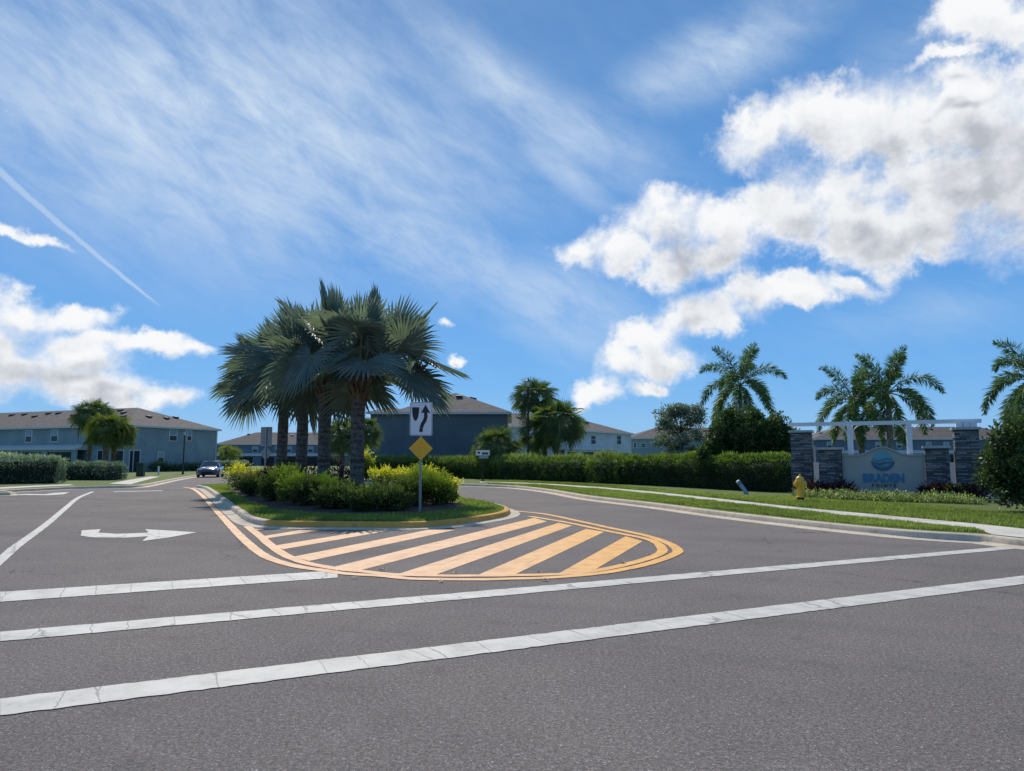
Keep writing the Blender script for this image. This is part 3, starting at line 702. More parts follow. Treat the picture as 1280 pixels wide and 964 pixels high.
# hedge along a path: leaves over a rounded box section, with a solid twiggy core
def hedge(path, wdt, hgt, mat, label, cat='hedge', group=None, n_per=520, L=.10, W=.035, seed=1, spiky=.0, rough=.10, name='hedge', z0=ZL, top=.8, ends=True, core='tree_dark', lowatt=.35):
    path = resample(catmull([Vector((x, y, 0)) for x, y in path], 8), .35); ns = normals2(path); r = np.random.default_rng(seed)
    e = empty(name, (path[len(path)//2].x, path[len(path)//2].y, z0), label, cat, group); ox, oy = e.location.x, e.location.y
    tot = .35*len(path); n = int(tot*n_per); P = np.zeros((n, 3)); Nv = np.zeros((n, 3)); A = np.zeros(n)
    idx = r.random(n)*(len(path)-1.001); i0 = idx.astype(int); f = idx-i0
    pa = np.array([[p.x, p.y] for p in path]); na = np.array([[q.x, q.y] for q in ns])
    c = pa[i0]*(1-f[:, None])+pa[i0+1]*f[:, None]; nn = na[i0]
    ta = np.stack([-nn[:, 1], nn[:, 0]], 1)
    u = r.random(n); # perimeter position: 0..1 right side up, over the top, left side
    per = 2*hgt+wdt; s = u*per
    x = np.where(s < hgt, wdt/2, np.where(s < hgt+wdt, wdt/2-(s-hgt), -wdt/2)); z = np.where(s < hgt, s, np.where(s < hgt+wdt, hgt, per-s))
    nx = np.where(s < hgt, 1., np.where(s < hgt+wdt, 0., -1.)); nz = np.where((s >= hgt) & (s < hgt+wdt), 1., .15)
    rc = .22; k = np.clip((z-(hgt-rc))/rc, 0, 1)*np.clip((np.abs(x)-(wdt/2-rc))/rc, 0, 1); x = x*(1-.25*k/wdt); z = z-.12*k
    P[:, 0] = c[:, 0]+nn[:, 0]*x; P[:, 1] = c[:, 1]+nn[:, 1]*x; P[:, 2] = z
    Nv[:, 0] = nn[:, 0]*nx; Nv[:, 1] = nn[:, 1]*nx; Nv[:, 2] = nz
    bn = noise3(P, 1.3, seed)*rough+noise3(P, 5.0, seed+1)*rough*.7+.04
    P += Nv*(bn-np.abs(r.normal(0, .07, n)))[:, None]
    endf = np.minimum(idx, len(path)-1-idx)*.35
    if ends:                              # rounded ends, with leaves closing them
        capm = r.random(n) < .5/tot*2; side_ = r.random(n) < .5; ii = np.where(side_, 0, len(path)-1); sg = np.where(side_, -1., 1.)
        xx = r.uniform(-.5, .5, n)*wdt*.9; zz = r.random(n)*hgt*.95; out_ = .16+r.normal(0, .08, n)-.25*(np.abs(xx)/wdt*2)**3
        tx, ty = ta[:, 0]*0, 0
        te = np.stack([-na[ii][:, 1], na[ii][:, 0]], 1)
        t_in = np.array([[path[1].x-path[0].x, path[1].y-path[0].y], [path[-1].x-path[-2].x, path[-1].y-path[-2].y]]); t_in /= np.linalg.norm(t_in, axis=1, keepdims=True)
        tt = t_in[np.where(side_, 0, 1)]
        for ax in (0, 1): P[:, ax] = np.where(capm, pa[ii][:, ax]+na[ii][:, ax]*xx+tt[:, ax]*sg*out_, P[:, ax]); Nv[:, ax] = np.where(capm, tt[:, ax]*sg, Nv[:, ax])
        P[:, 2] = np.where(capm, zz, P[:, 2]); z = np.where(capm, zz, z)
        sh = np.clip(endf/.5, 0, 1)**.5; P[:, 2] *= np.where(capm, 1, (.86+.14*sh))
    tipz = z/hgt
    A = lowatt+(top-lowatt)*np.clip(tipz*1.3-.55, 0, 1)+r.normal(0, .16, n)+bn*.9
    Nv[:, 2] += .4+spiky
    LL = L*(1+spiky*np.clip(tipz*2-1.1, 0, 1)*r.random(n)*2)
    P[:, 0] -= ox; P[:, 1] -= oy
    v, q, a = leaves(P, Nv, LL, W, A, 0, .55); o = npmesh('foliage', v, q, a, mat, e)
    # twig core
    path, ns = path[1:-1] if len(path) > 4 else path, ns[1:-1] if len(ns) > 4 else ns
    V = []; Fs = []; hw = wdt/2-.2; hh = hgt-.20
    for i, (p, n_) in enumerate(zip(path, ns)):
        for (a_, z_) in ((hw, .02), (hw, hh-.28), (hw-.3, hh), (-hw+.3, hh), (-hw, hh-.28), (-hw, .02)):
            a_ += random.uniform(-.06, .06); z_ += random.uniform(-.07, .05)*(z_ > .1); V.append((p.x+n_.x*a_-ox, p.y+n_.y*a_-oy, z_))
        if i:
            for j in range(5): Fs.append(((i-1)*6+j, (i-1)*6+j+1, i*6+j+1, i*6+j))
    Fs += [(0, 1, 2, 3, 4, 5), tuple((len(path)-1)*6+j for j in (5, 4, 3, 2, 1, 0))]
    mb = MB(); mb.add(V, Fs); mb.build('branches', 'bark_dark', e)
    return e
simple('bark_dark', (.016, .022, .010), .95, var=.5, scale=12, bump=.8, bscale=20)

def shrub(loc, rad, hgt, mat, label, group, seed, n=2600, L=.11, W=.035, cat='shrub', name='shrub', att0=.45, top=.6, stems=True):
    e = empty(name, loc, label, cat, group)
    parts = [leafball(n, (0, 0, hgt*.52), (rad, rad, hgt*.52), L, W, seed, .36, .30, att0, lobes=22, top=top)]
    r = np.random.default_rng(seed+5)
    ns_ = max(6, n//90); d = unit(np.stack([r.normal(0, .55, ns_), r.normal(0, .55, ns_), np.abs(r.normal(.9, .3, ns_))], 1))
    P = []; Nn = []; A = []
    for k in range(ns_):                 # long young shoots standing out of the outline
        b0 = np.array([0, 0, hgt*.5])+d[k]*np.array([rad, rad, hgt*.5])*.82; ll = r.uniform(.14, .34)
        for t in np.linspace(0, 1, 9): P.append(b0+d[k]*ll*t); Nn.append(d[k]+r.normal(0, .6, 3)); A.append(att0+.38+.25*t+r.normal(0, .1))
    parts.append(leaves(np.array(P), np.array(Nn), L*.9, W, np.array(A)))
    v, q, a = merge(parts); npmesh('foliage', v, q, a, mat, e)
    mb = MB()
    for k in range(9):
        az = k*.7+r.uniform(0, .5); o_ = rad*.75*r.uniform(.4, 1)
        mb.tube([(0, 0, -.05), (math.cos(az)*o_*.5, math.sin(az)*o_*.5, hgt*.35), (math.cos(az)*o_, math.sin(az)*o_, hgt*.72)], [.022, .014, .006], 5)
    mb.build('stem', 'bark_brown', e)
    return e
def blade_plant(loc, n, L, W, mat, label, cat, group, seed, name='cordyline', hgt=.5, rad=.4):
    e = empty(name, loc, label, cat, group); r = np.random.default_rng(seed); P = []; Nn = []
    for k in range(n):
        a = r.uniform(0, 6.28); rr = rad*r.random()**.5; z = hgt*r.uniform(.3, 1)*(1-.4*rr/rad)
        P.append((math.cos(a)*rr, math.sin(a)*rr, z)); Nn.append((math.cos(a)*.9, math.sin(a)*.9, r.uniform(.2, 1.2)))
    v, q, at2 = leaves(np.array(P), np.array(Nn), L, W, r.uniform(.1, 1, n), .1, .35); npmesh('foliage', v, q, at2, mat, e)
    mb = MB()
    for k in range(7):
        a = k*.9; mb.tube([(0, 0, -.03), (math.cos(a)*rad*.3, math.sin(a)*rad*.3, hgt*.4), (math.cos(a)*rad*.55, math.sin(a)*rad*.55, hgt*.85)], [.02, .015, .01], 5)
    mb.build('stem', 'bark_brown', e); return e
def tree(loc, trunk_h, crown, mat, label, group, seed, n=9000, L=.16, W=.07, tr=.09, limbs=3, shell=.3, name='tree', bmat='bark_brown', clump=None, cat='tree'):
    """crown: list of (x,y,z,rx,ry,rz)"""
    e = empty(name, loc, label, cat, group); r = np.random.default_rng(seed)
    mb = MB(); mb.tube([(0, 0, -.05), (.04, .02, trunk_h*.5), (.0, .05, trunk_h)], [tr*1.25, tr, tr*.8], 10)
    t_ = mb.build('trunk', bmat, e, smooth=True); parts = []; lm = MB()
    vol = sum(c[3]*c[4]*c[5] for c in crown)
    for ci, c in enumerate(crown):
        nn = int(n*c[3]*c[4]*c[5]/vol)
        if clump:
            k = max(6, int(clump*c[3]*c[4]*c[5]/vol)); cc = unit(r.normal(0, 1, (k, 3)))*(.35+.65*r.random((k, 1))**.45)
            for q in cc:
                cp = np.array(c[:3])+q*np.array(c[3:6]); cr = r.uniform(.16, .34)*min(c[3], c[5])
                parts.append(leafball(max(20, nn//k), cp, (cr*1.25, cr*1.25, cr*.8), L, W, int(r.integers(1e6)), .3, .1, .45, lobes=5, top=.3))
                m = Vector((c[0]*.5, c[1]*.5, (trunk_h+cp[2])*.5)); lm.tube([(0, .03, trunk_h*.85), m, tuple(cp)], [tr*.35, tr*.2, .008], 5)
        else:
            parts.append(leafball(nn, c[:3], c[3:6], L, W, seed+ci*7, .36, shell, .42, lobes=30, top=.4))
            for k in range(limbs):
                d = unit(r.normal(0, 1, 3)); p = np.array(c[:3])+d*np.array(c[3:6])*.75
                lm.tube([(0, 0, trunk_h*.8), (c[0]*.5+p[0]*.2, c[1]*.5+p[1]*.2, (trunk_h+p[2])*.5), tuple(p)], [tr*.5, tr*.3, .01], 5)
    v, q, a = merge(parts); npmesh('crown', v, q, a, mat, e); lm.build('limbs', bmat, e)
    return e

# ------------------------------------------------------------------ buildings
def onwall(px, py, o, u):                # ray hits vertical wall through o along u -> (t along wall, z)
    d = ray(px, py); det = d[0]*(-u[1])+d[1]*u[0]
    k = (o[0]*(-u[1])+o[1]*u[0])/det
    x, y, z = d[0]*k, d[1]*k, HCAM+d[2]*k
    return (x-o[0])*u[0]+(y-o[1])*u[1], z
def hip_roof(mb, x0, x1, y0, y1, z, rise, ov=.35, left=True, right=True):
    x0 -= ov; x1 += ov; y0 -= ov; y1 += ov; w_, d_ = x1-x0, y1-y0; th = .18
    base = [(x0, y0), (x1, y0), (x1, y1), (x0, y1)]
    V = [(a, b_, z) for a, b_ in base]+[(a, b_, z+th*.3) for a, b_ in base]
    if w_ >= d_:
        i = d_/2; V += [(x0+(i if left else 0), (y0+y1)/2, z+rise), (x1-(i if right else 0), (y0+y1)/2, z+rise)]
        Fs = [(4, 5, 9, 8), (5, 6, 9), (6, 7, 8, 9), (7, 4, 8)]
    else:
        i = w_/2; V += [((x0+x1)/2, y0+i, z+rise), ((x0+x1)/2, y1-i, z+rise)]
        Fs = [(4, 5, 8), (5, 6, 9, 8), (6, 7, 9), (7, 4, 8, 9)]
    return V, Fs+[(0, 1, 5, 4), (1, 2, 6, 5), (2, 3, 7, 6), (3, 0, 4, 7), (3, 2, 1, 0)]
def vent_on(parent, x, y, z, rz, sl, wd=.55):
    mb = MB(); mb.add([(-wd/2, -.35, -.30*sl+.02), (wd/2, -.35, -.30*sl+.02), (wd/2, .25, .25*sl+.02), (-wd/2, .25, .25*sl+.02),
                       (-wd/2, -.35, -.30*sl+.2), (wd/2, -.35, -.30*sl+.2), (wd/2, .25, .25*sl+.10), (-wd/2, .25, .25*sl+.10)],
                      [(0, 3, 2, 1), (4, 5, 6, 7), (0, 1, 5, 4), (1, 2, 6, 5), (2, 3, 7, 6), (3, 0, 4, 7)])
    o = mb.build('roof_vent', 'vent_dark', parent); o.location = (x, y, z); o.rotation_euler = (0, 0, rz); return o
FACES = {'front': (0, 0, 0), 'right': (1, 0, 90), 'left': (0, 1, -90)}
class House:
    def __init__(s, name, origin, rot, W, D, H, rise, wall, label, group=None, roof=True, ov=.35):
        s.e = empty(name, (origin[0], origin[1], ZL), label, 'building', group, R(rot)); s.W, s.D, s.H, s.rise = W, D, H-ZL, rise
        s.o = origin; s.u = (math.cos(R(rot)), math.sin(R(rot))); s.vv = (-s.u[1], s.u[0])
        mb = MB(); mb.box((W/2, D/2, s.H/2), (W, D, s.H)); s.w = mb.build('wall', wall, s.e)
        mb = MB(); V, Fs = hip_roof(mb, 0, W, 0, D, s.H, rise, ov); mb.add(V, Fs); s.r = mb.build('roof', 'shingle', s.e)
        x0, x1, y0, y1 = -ov, W+ov, -ov, D+ov; mb = MB()
        mb.box((W/2, y0-.012, s.H-.04), (W+2*ov+.05, .03, .2)); mb.box((W/2, y1+.012, s.H-.04), (W+2*ov+.05, .03, .2))
        mb.box((x0-.012, D/2, s.H-.04), (.03, D+2*ov-.02, .2)); mb.box((x1+.012, D/2, s.H-.04), (.03, D+2*ov-.02, .2))
        mb.box((W/2, y0/2-.002, s.H-.09), (W+2*ov, abs(y0)-.02, .03)); mb.box((x1-ov/2, D/2, s.H-.094), (ov-.02, D, .03)); mb.box((x0+ov/2, D/2, s.H-.094), (ov-.02, D, .03))
        mb.build('fascia', 'soffit_white', s.e)
    def fr(s, face):
        if face == 'front': return s.o, s.u
        if face == 'right': return (s.o[0]+s.u[0]*s.W, s.o[1]+s.u[1]*s.W), s.vv
        if face == 'left': return s.o, s.vv
    def M(s, face):                       # matrix from face plane coords (x along wall, y inwards, z up)
        if face == 'front': return Matrix.Identity(4)
        if face == 'right': return Matrix.Translation((s.W, 0, 0)) @ Matrix.Rotation(R(90), 4, 'Z')
        return Matrix.Rotation(R(90), 4, 'Z') @ Matrix.Scale(-1, 4, (0, 1, 0))
    def put(s, mb, face):
        m = s.M(face); mb.v = [tuple(m @ Vector(p)) for p in mb.v]; return mb
    def px(s, face, x0, y0, x1, y1):
        o, u = s.fr(face); a, z1 = onwall(x0, (y0+y1)/2, o, u); b_, _ = onwall(x1, (y0+y1)/2, o, u); m = (x0+x1)/2
        _, zt = onwall(m, y0, o, u); _, zb = onwall(m, y1, o, u); return a, b_, zb-ZL, zt-ZL
    def window(s, face, rect, blind=True, frame='trim_white'):
        a, b_, z0, z1 = rect; t = .07; w_, h_ = b_-a, z1-z0; cx, cz = (a+b_)/2, (z0+z1)/2
        mb = MB(); mb.box((cx, -.015, cz), (w_, .02, h_)); g = s.put(mb, face).build('window', 'glass_dark', s.e)
        mb = MB()
        for (q, p) in (((a-t/2, cz), (t, h_+2*t)), ((b_+t/2, cz), (t, h_+2*t)), ((cx, z0-t/2), (w_, t)), ((cx, z1+t/2), (w_, t)), ((cx, cz), (w_, t*.7))):
            mb.box((q[0], -.03, q[1]), (p[0], .06, p[1]))
        s.put(mb, face).build('window_frame', frame, g)
        if blind:
            mb = MB(); mb.box((cx, -.029, cz+h_*.25), (w_*.96, .006, h_*.46)); s.put(mb, face).build('blind', 'glass_blind', g)
    def opening(s, face, rect, name='screen'):
        a, b_, z0, z1 = rect; cx, cz = (a+b_)/2, (z0+z1)/2
        mb = MB(); mb.box((cx, -.012, cz), (b_-a, .02, z1-z0)); g = s.put(mb, face).build(name, 'screen_dark', s.e)
        t = .1; mb = MB()
        for (q, p) in (((a-t/2, cz), (t, z1-z0)), ((b_+t/2, cz), (t, z1-z0)), ((cx, z1+t/2), (b_-a+2*t, t))): mb.box((q[0], -.03, q[1]), (p[0], .06, p[1]))
        s.put(mb, face).build('frame', 'soffit_white', g)
    def porch(s, face, a, b_, z, depth=1.6, th=.45, wall='porch_blue', screens=()):
        mb = MB(); mb.add([(a, -depth, z), (b_, -depth, z), (b_, 0, z+th), (a, 0, z+th), (a, -depth, z-.16), (b_, -depth, z-.16), (b_, 0, z-.16), (a, 0, z-.16)],
                          [(0, 1, 2, 3), (0, 4, 5, 1), (4, 7, 6, 5), (0, 3, 7, 4), (1, 5, 6, 2), (3, 2, 6, 7)])
        s.put(mb, face).build('porch_roof', 'porch_shingle', s.e)
        # front wall of the porch with dark screened bays
        n = len(screens); mb = MB(); edges = [a+.05]+[q for sc in screens for q in sc]+[b_-.05]
        for k in range(0, len(edges), 2):
            if edges[k+1] > edges[k]: mb.box(((edges[k]+edges[k+1])/2, -depth+.25, (z-.17)/2), (edges[k+1]-edges[k], .2, z-.17))
        mb.box(((a+b_)/2, -depth+.27, z-.30), (b_-a-.12, .14, .26)); s.put(mb, face).build('porch_post', wall, s.e)
        for k, (p, q) in enumerate(screens):
            mb = MB(); mb.box(((p+q)/2, -depth+.30, (z-.43)/2), (q-p, .03, z-.43)); s.put(mb, face).build('screen', 'screen_dark', s.e)
    def downspout(s, face, x):
        mb = MB(); mb.box((x, -.05, (s.H-.1)/2), (.09, .07, s.H-.2)); mb.box((x, -.14, s.H-.14), (.09, .26, .07)); s.put(mb, face).build('downspout', 'soffit_white', s.e)
    def vents(s, pts):
        """pts as (x, y) in local plan, front slope (y small) or right slope"""
        ov = .35; half = (min(s.W, s.D)+2*ov)/2; sl = s.rise/half
        for (x, y) in pts:
            dy = y+ov; dx = s.W+ov-x; dl = x+ov
            m = min(dy, dx, dl); z = s.H+.054+m*sl*(1-.054/s.rise)
            rz = 0 if m == dy else (R(90) if m == dx else R(-90))
            vent_on(s.r, x, y, z+.02, rz, sl)

# left slate-blue townhouses
P0 = at(160, 532, 85); u1 = Vector((.39, .92, 0)).normalized(); rot = -math.degrees(math.atan2(.39, .92))
u2 = Vector((math.cos(R(rot)), math.sin(R(rot)), 0)); W1 = 46.0
o1 = (P0.x-u2.x*W1, P0.y-u2.y*W1); D1_, _ = onwall(272, 540, (P0.x, P0.y), (u1.x, u1.y))
H1 = P0.z
h = House('townhouse', o1, rot, W1, D1_, H1, 2.75, 'wall_slate', 'long slate blue two-storey townhouse row at the left edge, wall lamp and hedge before it')
for (a, b_, c, d) in ((211.8, 538, 220.8, 551), (233.8, 539, 239, 551), (197.3, 565.5, 204.2, 578)): h.window('right', h.px('right', a, b_, c, d))
h.opening('right', h.px('right', 161.5, 563.5, 174, 590), 'door')
for (a, b_, c, d) in ((32.5, 538.5, 40, 552.5), (64.5, 537.8, 72.5, 552)): h.window('front', h.px('front', a, b_, c, d))
for (a, c) in ((122, 128), (142.5, 154)): h.opening('front', h.px('front', a, 563.5, c, 590))
pa, _ = onwall(-160, 560, h.o, h.u); pb, _ = onwall(111, 560, h.o, h.u)
scs = [onwall(x, 570, h.o, h.u)[0] for x in (-60, -28, -14, 22, 38, 67, 74, 104)]
h.porch('front', pa, pb, 2.75, 1.7, .5, 'wall_slate', [(scs[i], scs[i+1]) for i in (0, 2, 4, 6)])
h.vents([(W1-x, y) for x, y in ((4.5, 3.0), (6.5, 4.6), (9.0, 4.6), (8.6, 5.8), (12.5, 5.6), (15, 5.5), (15.5, 4.4), (20, 5.5), (22, 5.5), (23, 4.3), (27, 5.5), (29.5, 5.4), (33, 4.6))]+[(W1-3.2, 5.5), (W1-3.0, 8.0), (W1-3.6, 10.0)])

h.downspout('right', h.D-.25); h.downspout('front', pb+.35)
for x in (.9, ): h.downspout('right', x)
# dark navy house in the middle
def xat(px, Y): return (px-640)/905*Y*1.0
Y2 = 62.0; H2 = at(600, 516, Y2).z; xa, xb, xc = xat(463, Y2), xat(494, Y2), xat(634, Y2)
h = House('house', (xb, Y2), 0, xc-xb, 15, H2, 2.15, 'wall_navy', 'dark navy two-storey house side wall behind the keep-right sign')
h.vents([(5.2, 3.6), (6.4, 4.2), (3.6, 3.4)])
# lower wing
mb = MB(); wx0 = xa-xb; mb.box((wx0/2, 6+.02, (H2-ZL)/2), (-wx0, 12, H2-ZL-.004)); mb.build('wing_wall', 'wall_navy', h.e)
mb = MB(); V, Fs = hip_roof(mb, wx0, 1.0, .02, 12, H2-ZL-.003, .62, .35); mb.add(V, Fs); mb.build('wing_roof', 'shingle', h.e)
mb = MB(); mb.box(((wx0-.35-.40)/2, -.345, H2-ZL-.04), (-wx0, .03, .2)); mb.build('wing_fascia', 'soffit_white', h.e)
mb = MB(); mb.box((1.2-2.6, -.06, 1.35), (.28, .12, .55)); mb.tube([(1.2-2.6, -.06, 1.6), (1.2-2.6, -.06, 2.1)], .03, 6); mb.build('meter_box', 'sign_back', h.e)

# pale townhouses receding on the right of it
H3 = at(700, 538, 99).z
a3 = (at(641, 534, 88).x, 88.0); b3 = (at(789, 543, 113).x, 113.0); r3 = math.degrees(math.atan2(b3[1]-a3[1], b3[0]-a3[0])); W3 = math.hypot(b3[0]-a3[0], b3[1]-a3[1])
h = House('townhouse', a3, r3, W3, 12, H3, 2.3, 'wall_white', 'pale grey two-storey townhouse row behind the white fence, right of the navy house')
for (a, b_, c, d) in ((738.5, 544.8, 744.3, 555), (771, 544.8, 776, 555.4)): h.window('front', h.px('front', a, b_, c, d), False)
for (a, c) in ((771, 786),): h.opening('front', h.px('front', a, 566.5, c, 577))
pa, _ = onwall(698, 560, h.o, h.u); pb, _ = onwall(764, 560, h.o, h.u); scs = [onwall(x, 570, h.o, h.u)[0] for x in (701, 714, 719, 736, 743.5, 760)]
h.porch('front', pa, pb, 2.9, 1.2, .5, 'wall_white', [(scs[i], scs[i+1]) for i in (0, 2, 4)])
h.opening('front', h.px('front', 663, 562.5, 684, 576)); h.vents([(6, 3.5), (12, 3.8), (19, 3.6), (24, 3.9)])
# sage block beyond
Y4 = 134; h = House('townhouse', (xat(788.5, Y4), Y4), 4, 27, 13, at(800, 548, Y4).z, 2.3, 'wall_teal', 'sage teal two-storey block far off, left of the sparse silver tree')
for (a, b_, c, d) in ((792, 554, 795.5, 559), (801.5, 554.5, 807, 559)): h.window('front', h.px('front', a, b_, c, d), False)
h.opening('front', h.px('front', 822, 569, 832, 580)); h.vents([(9, 3), (14, 3.5)])
# far row behind the entrance monument
Y5 = 138; h = House('townhouse', (xat(1018, Y5), Y5), -2, xat(1290, Y5)-xat(1018, Y5), 14, at(1100, 549, Y5).z, 2.6, 'wall_far', 'far blue-grey townhouse row seen through the pergola over the entrance monument')
for x in (1034, 1060, 1095, 1121, 1158, 1180, 1205, 1238): h.window('front', h.px('front', x, 553, x+5.5, 560))
pa, _ = onwall(1040, 565, h.o, h.u); h.porch('front', pa, h.W-1, 2.75, 1.8, .5, 'wall_far', [(pa+1+k*5, pa+4+k*5) for k in range(7)])
h.vents([(3+k*4.3, 4.6+(k % 2)*.8) for k in range(9)])
h = House('townhouse', (xat(975, 128), 128), 0, xat(1016, 128)-xat(975, 128), 12, at(1000, 549.5, 128).z, 1.3, 'wall_teal', 'small sage block far behind the left stone pier')
h.window('front', h.px('front', 1015.5-3, 552, 1015.5, 560), False)
# far row seen under the bismarck palms
Y6 = 172; h = House('townhouse', (xat(272, Y6), Y6), 3, xat(437, Y6)-xat(272, Y6), 14, at(350, 555.5, Y6).z, 3.1, 'wall_far', 'far dark blue townhouse row behind the island palms')
for x in (316, 344, 358, 385, 398, 420): h.window('front', h.px('front', x, 558.5, x+6, 565))
h.porch('front', .3, h.W-.3, 2.5, 1.9, .5, 'wall_far', [(1+k*5, 4+k*5) for k in range(6)]); h.vents([(2+k*3.6, 5+(k % 2)*.8) for k in range(8)])
Y7 = 150; h = House('townhouse', (xat(438, Y7), Y7), 0, 9, 12, at(450, 553, Y7).z, 1.6, 'wall_slate', 'small far slate block between the front palm trunk and the navy house')
h.window('front', (2.0, 3.1, 3.4, 4.8))

# ------------------------------------------------------------------ white vinyl fences
def fence(p, q, zt, label, group='white vinyl fences'):
    p, q = Vector(p), Vector(q); L = (q-p).length; rz = math.atan2(q.y-p.y, q.x-p.x)
    e = empty('vinyl_fence', (p.x, p.y, ZL), label, 'fence', group, rz); k = max(1, round(L/2.4)); st = L/k; mb = MB()
    mb.box((L/2, 0, (zt-ZL)*.52), (L, .03, (zt-ZL)*.92))
    for i in range(int(L/.2)): mb.box((.1+i*.2, -.0155, (zt-ZL)*.5), (.185, .006, (zt-ZL)*.84))
    mb.build('panel', 'vinyl_white', e)
    mb = MB(); mb.box((L/2, 0, zt-ZL-.05), (L, .07, .1)); mb.box((L/2, 0, .12), (L, .07, .12)); mb.build('rail', 'vinyl_white', e)
    for i in range(k+1):
        mb = MB(); mb.box((i*st, 0, (zt-ZL+.06)/2), (.13, .13, zt-ZL+.06)); mb.add([(i*st-.08, -.08, zt-ZL+.06), (i*st+.08, -.08, zt-ZL+.06), (i*st+.08, .08, zt-ZL+.06), (i*st-.08, .08, zt-ZL+.06), (i*st, 0, zt-ZL+.15)], [(0, 1, 4), (1, 2, 4), (2, 3, 4), (3, 0, 4), (3, 2, 1, 0)])
        mb.build('post', 'vinyl_white', e)
fence((xat(601, 64), 64, 0), (xat(792, 72), 72, 0), 1.85, 'long white vinyl fence behind the pale green hedge and the sabal palms')
fence((xat(792, 72)+.3, 72, 0), (xat(990, 62), 62, 0), 1.75, 'white vinyl fence behind the dark trimmed hedge')

# ------------------------------------------------------------------ entrance monument
ml = Vector((at(1003, 600, 28.4).x, 28.4, 0)); mr_ = Vector((at(1211, 600, 25.9).x, 25.9, 0))
mrz = math.atan2(mr_.y-ml.y, mr_.x-ml.x); mu = (mr_-ml).normalized()
def mon(px): t, _ = onwall(px, 590, (ml.x, ml.y), (mu.x, mu.y)); return t
def monz(px, py): return onwall(px, py, (ml.x, ml.y), (mu.x, mu.y))[1]
def pier(x0, x1, ztop, dy, label):
    a, b_ = mon(x0), mon(x1); w_ = b_-a; c = ml+mu*((a+b_)/2); e = empty('stone_pier', (c.x, c.y, ZL), label, 'pier', 'stone piers of the entrance monument', mrz)
    hh = ztop-ZL; mb = MB(); mb.box((0, dy, hh/2-.1), (w_, w_, hh)); mb.build('shaft', 'ledger_stone', e)
    mb = MB(); mb.box((0, dy, hh-.06), (w_+.14, w_+.14, .09)); mb.build('cap', 'cap_stone', e, bevel=.01)
    return e
pier(990, 1015.5, monz(1003, 537.5), .28, 'tall grey stone pier half hidden by the dark tree, left end of the monument')
pier(1024.5, 1053, monz(1038, 559), .1, 'low grey stone pier left of the entrance name panel')
pier(1157.5, 1187, monz(1172, 557), .1, 'low grey stone pier right of the entrance name panel')
pier(1195.5, 1226.5, monz(1211, 533.5), .28, 'tall grey stone pier at the right end, pale blocks on its cap')
# name panel
a, b_ = mon(1053.6), mon(1156.6); pc = ml+mu*((a+b_)/2); pw = b_-a
ez = monz(1105, 569.8)-ZL; pk = monz(1105, 560)-ZL
e = empty('monument_panel', (pc.x, pc.y, ZL), 'grey name panel with arched top reading BRADEN POINTE between two stone piers', 'sign', None, mrz)
top = []
for k in range(41):
    x = -pw/2+pw*k/40; t = abs(x)/(pw/2)
    zz = ez+(pk-ez)*(.5+.5*math.cos(min(1, t/.62)*math.pi)); top.append((x, zz))
mb = MB(); mb.prism([(-pw/2, -.1), (pw/2, -.1)]+top[::-1], -.12, .12); mb.build('panel', 'panel_grey', e)
V = []; Fs = []
for i, (x, z) in enumerate(top):
    V += [(x, -.17, z), (x, .17, z), (x, .17, z+.055), (x, -.17, z+.055)]
    if i: o_ = 4*i; Fs += [(o_-4+j, o_-4+(j+1) % 4, o_+(j+1) % 4, o_+j) for j in range(4)]
Fs += [(0, 1, 2, 3), (160, 163, 162, 161)]; mb = MB(); mb.add(V, Fs); mb.build('coping', 'cap_stone', e)
def text(body, size, x, y, z, mat, parent, off=.0, space=1.0, ext=.012, name='lettering', sx=1.0):
    cu = bpy.data.curves.new('t', 'FONT'); cu.body = body; cu.size = size; cu.align_x = 'CENTER'; cu.align_y = 'CENTER'; cu.extrude = ext; cu.offset = off; cu.space_character = space; cu.resolution_u = 4
    t = bpy.data.objects.new('t', cu); C.objects.link(t); bpy.context.view_layer.update()
    me = bpy.data.meshes.new_from_object(t); bpy.data.objects.remove(t)
    me.transform(Matrix.Diagonal((sx, 1, 1, 1))); me.materials.clear()
    o = link(name, me, mat, parent); o.location = (x, y, z); o.rotation_euler = (R(90), 0, 0); return o
def mz(py): return monz(1105, py)-ZL
text('BRADEN', .43, 0, -.134, mz(598.0), 'letter_blue', e, .020, 1.06, sx=.80)
text('POINTE', .165, 0, -.132, mz(607.0), 'letter_dark', e, .006, 1.7, sx=.92)
lc, lr = mz(575.2), .355
mb = MB(); pts = [(lr*math.cos(t)*.98, lc+lr*math.sin(t)) for t in np.linspace(R(-8), R(188), 40)]; mb.prism(pts, -.128, -.115); mb.build('logo_disc', 'logo_aqua', e)
def wave(dz, th, mat, y, amp, w_):
    up_ = []; lo_ = []
    for t in np.linspace(-1, 1, 31):
        x = t*w_; z = lc+dz+amp*math.sin(t*3.6+.6)*(1-.35*abs(t))+.12*t*t; tk = th*(1-abs(t)**2.5)
        up_.append((x, z+tk)); lo_.append((x, z-tk*.45))
    mb = MB(); mb.prism(up_+lo_[::-1], y, y+.012); mb.build('logo_wave', mat, e)
wave(-.035, .06, 'logo_teal', -.142, .045, .35); wave(-.125, .032, 'logo_aqua', -.146, .04, .31); wave(-.155, .05, 'logo_navy', -.151, .035, .30)
up_ = [(lr*1.08*math.cos(t), lc-.02+lr*1.05*math.sin(t)) for t in np.linspace(R(182), R(358), 30)]; lo_ = [(lr*.95*math.cos(t), lc-.03+lr*.72*math.sin(t)) for t in np.linspace(R(358), R(182), 30)]
mb = MB(); mb.prism(up_+lo_, -.15, -.135); mb.build('logo_wave', 'logo_navy', e)
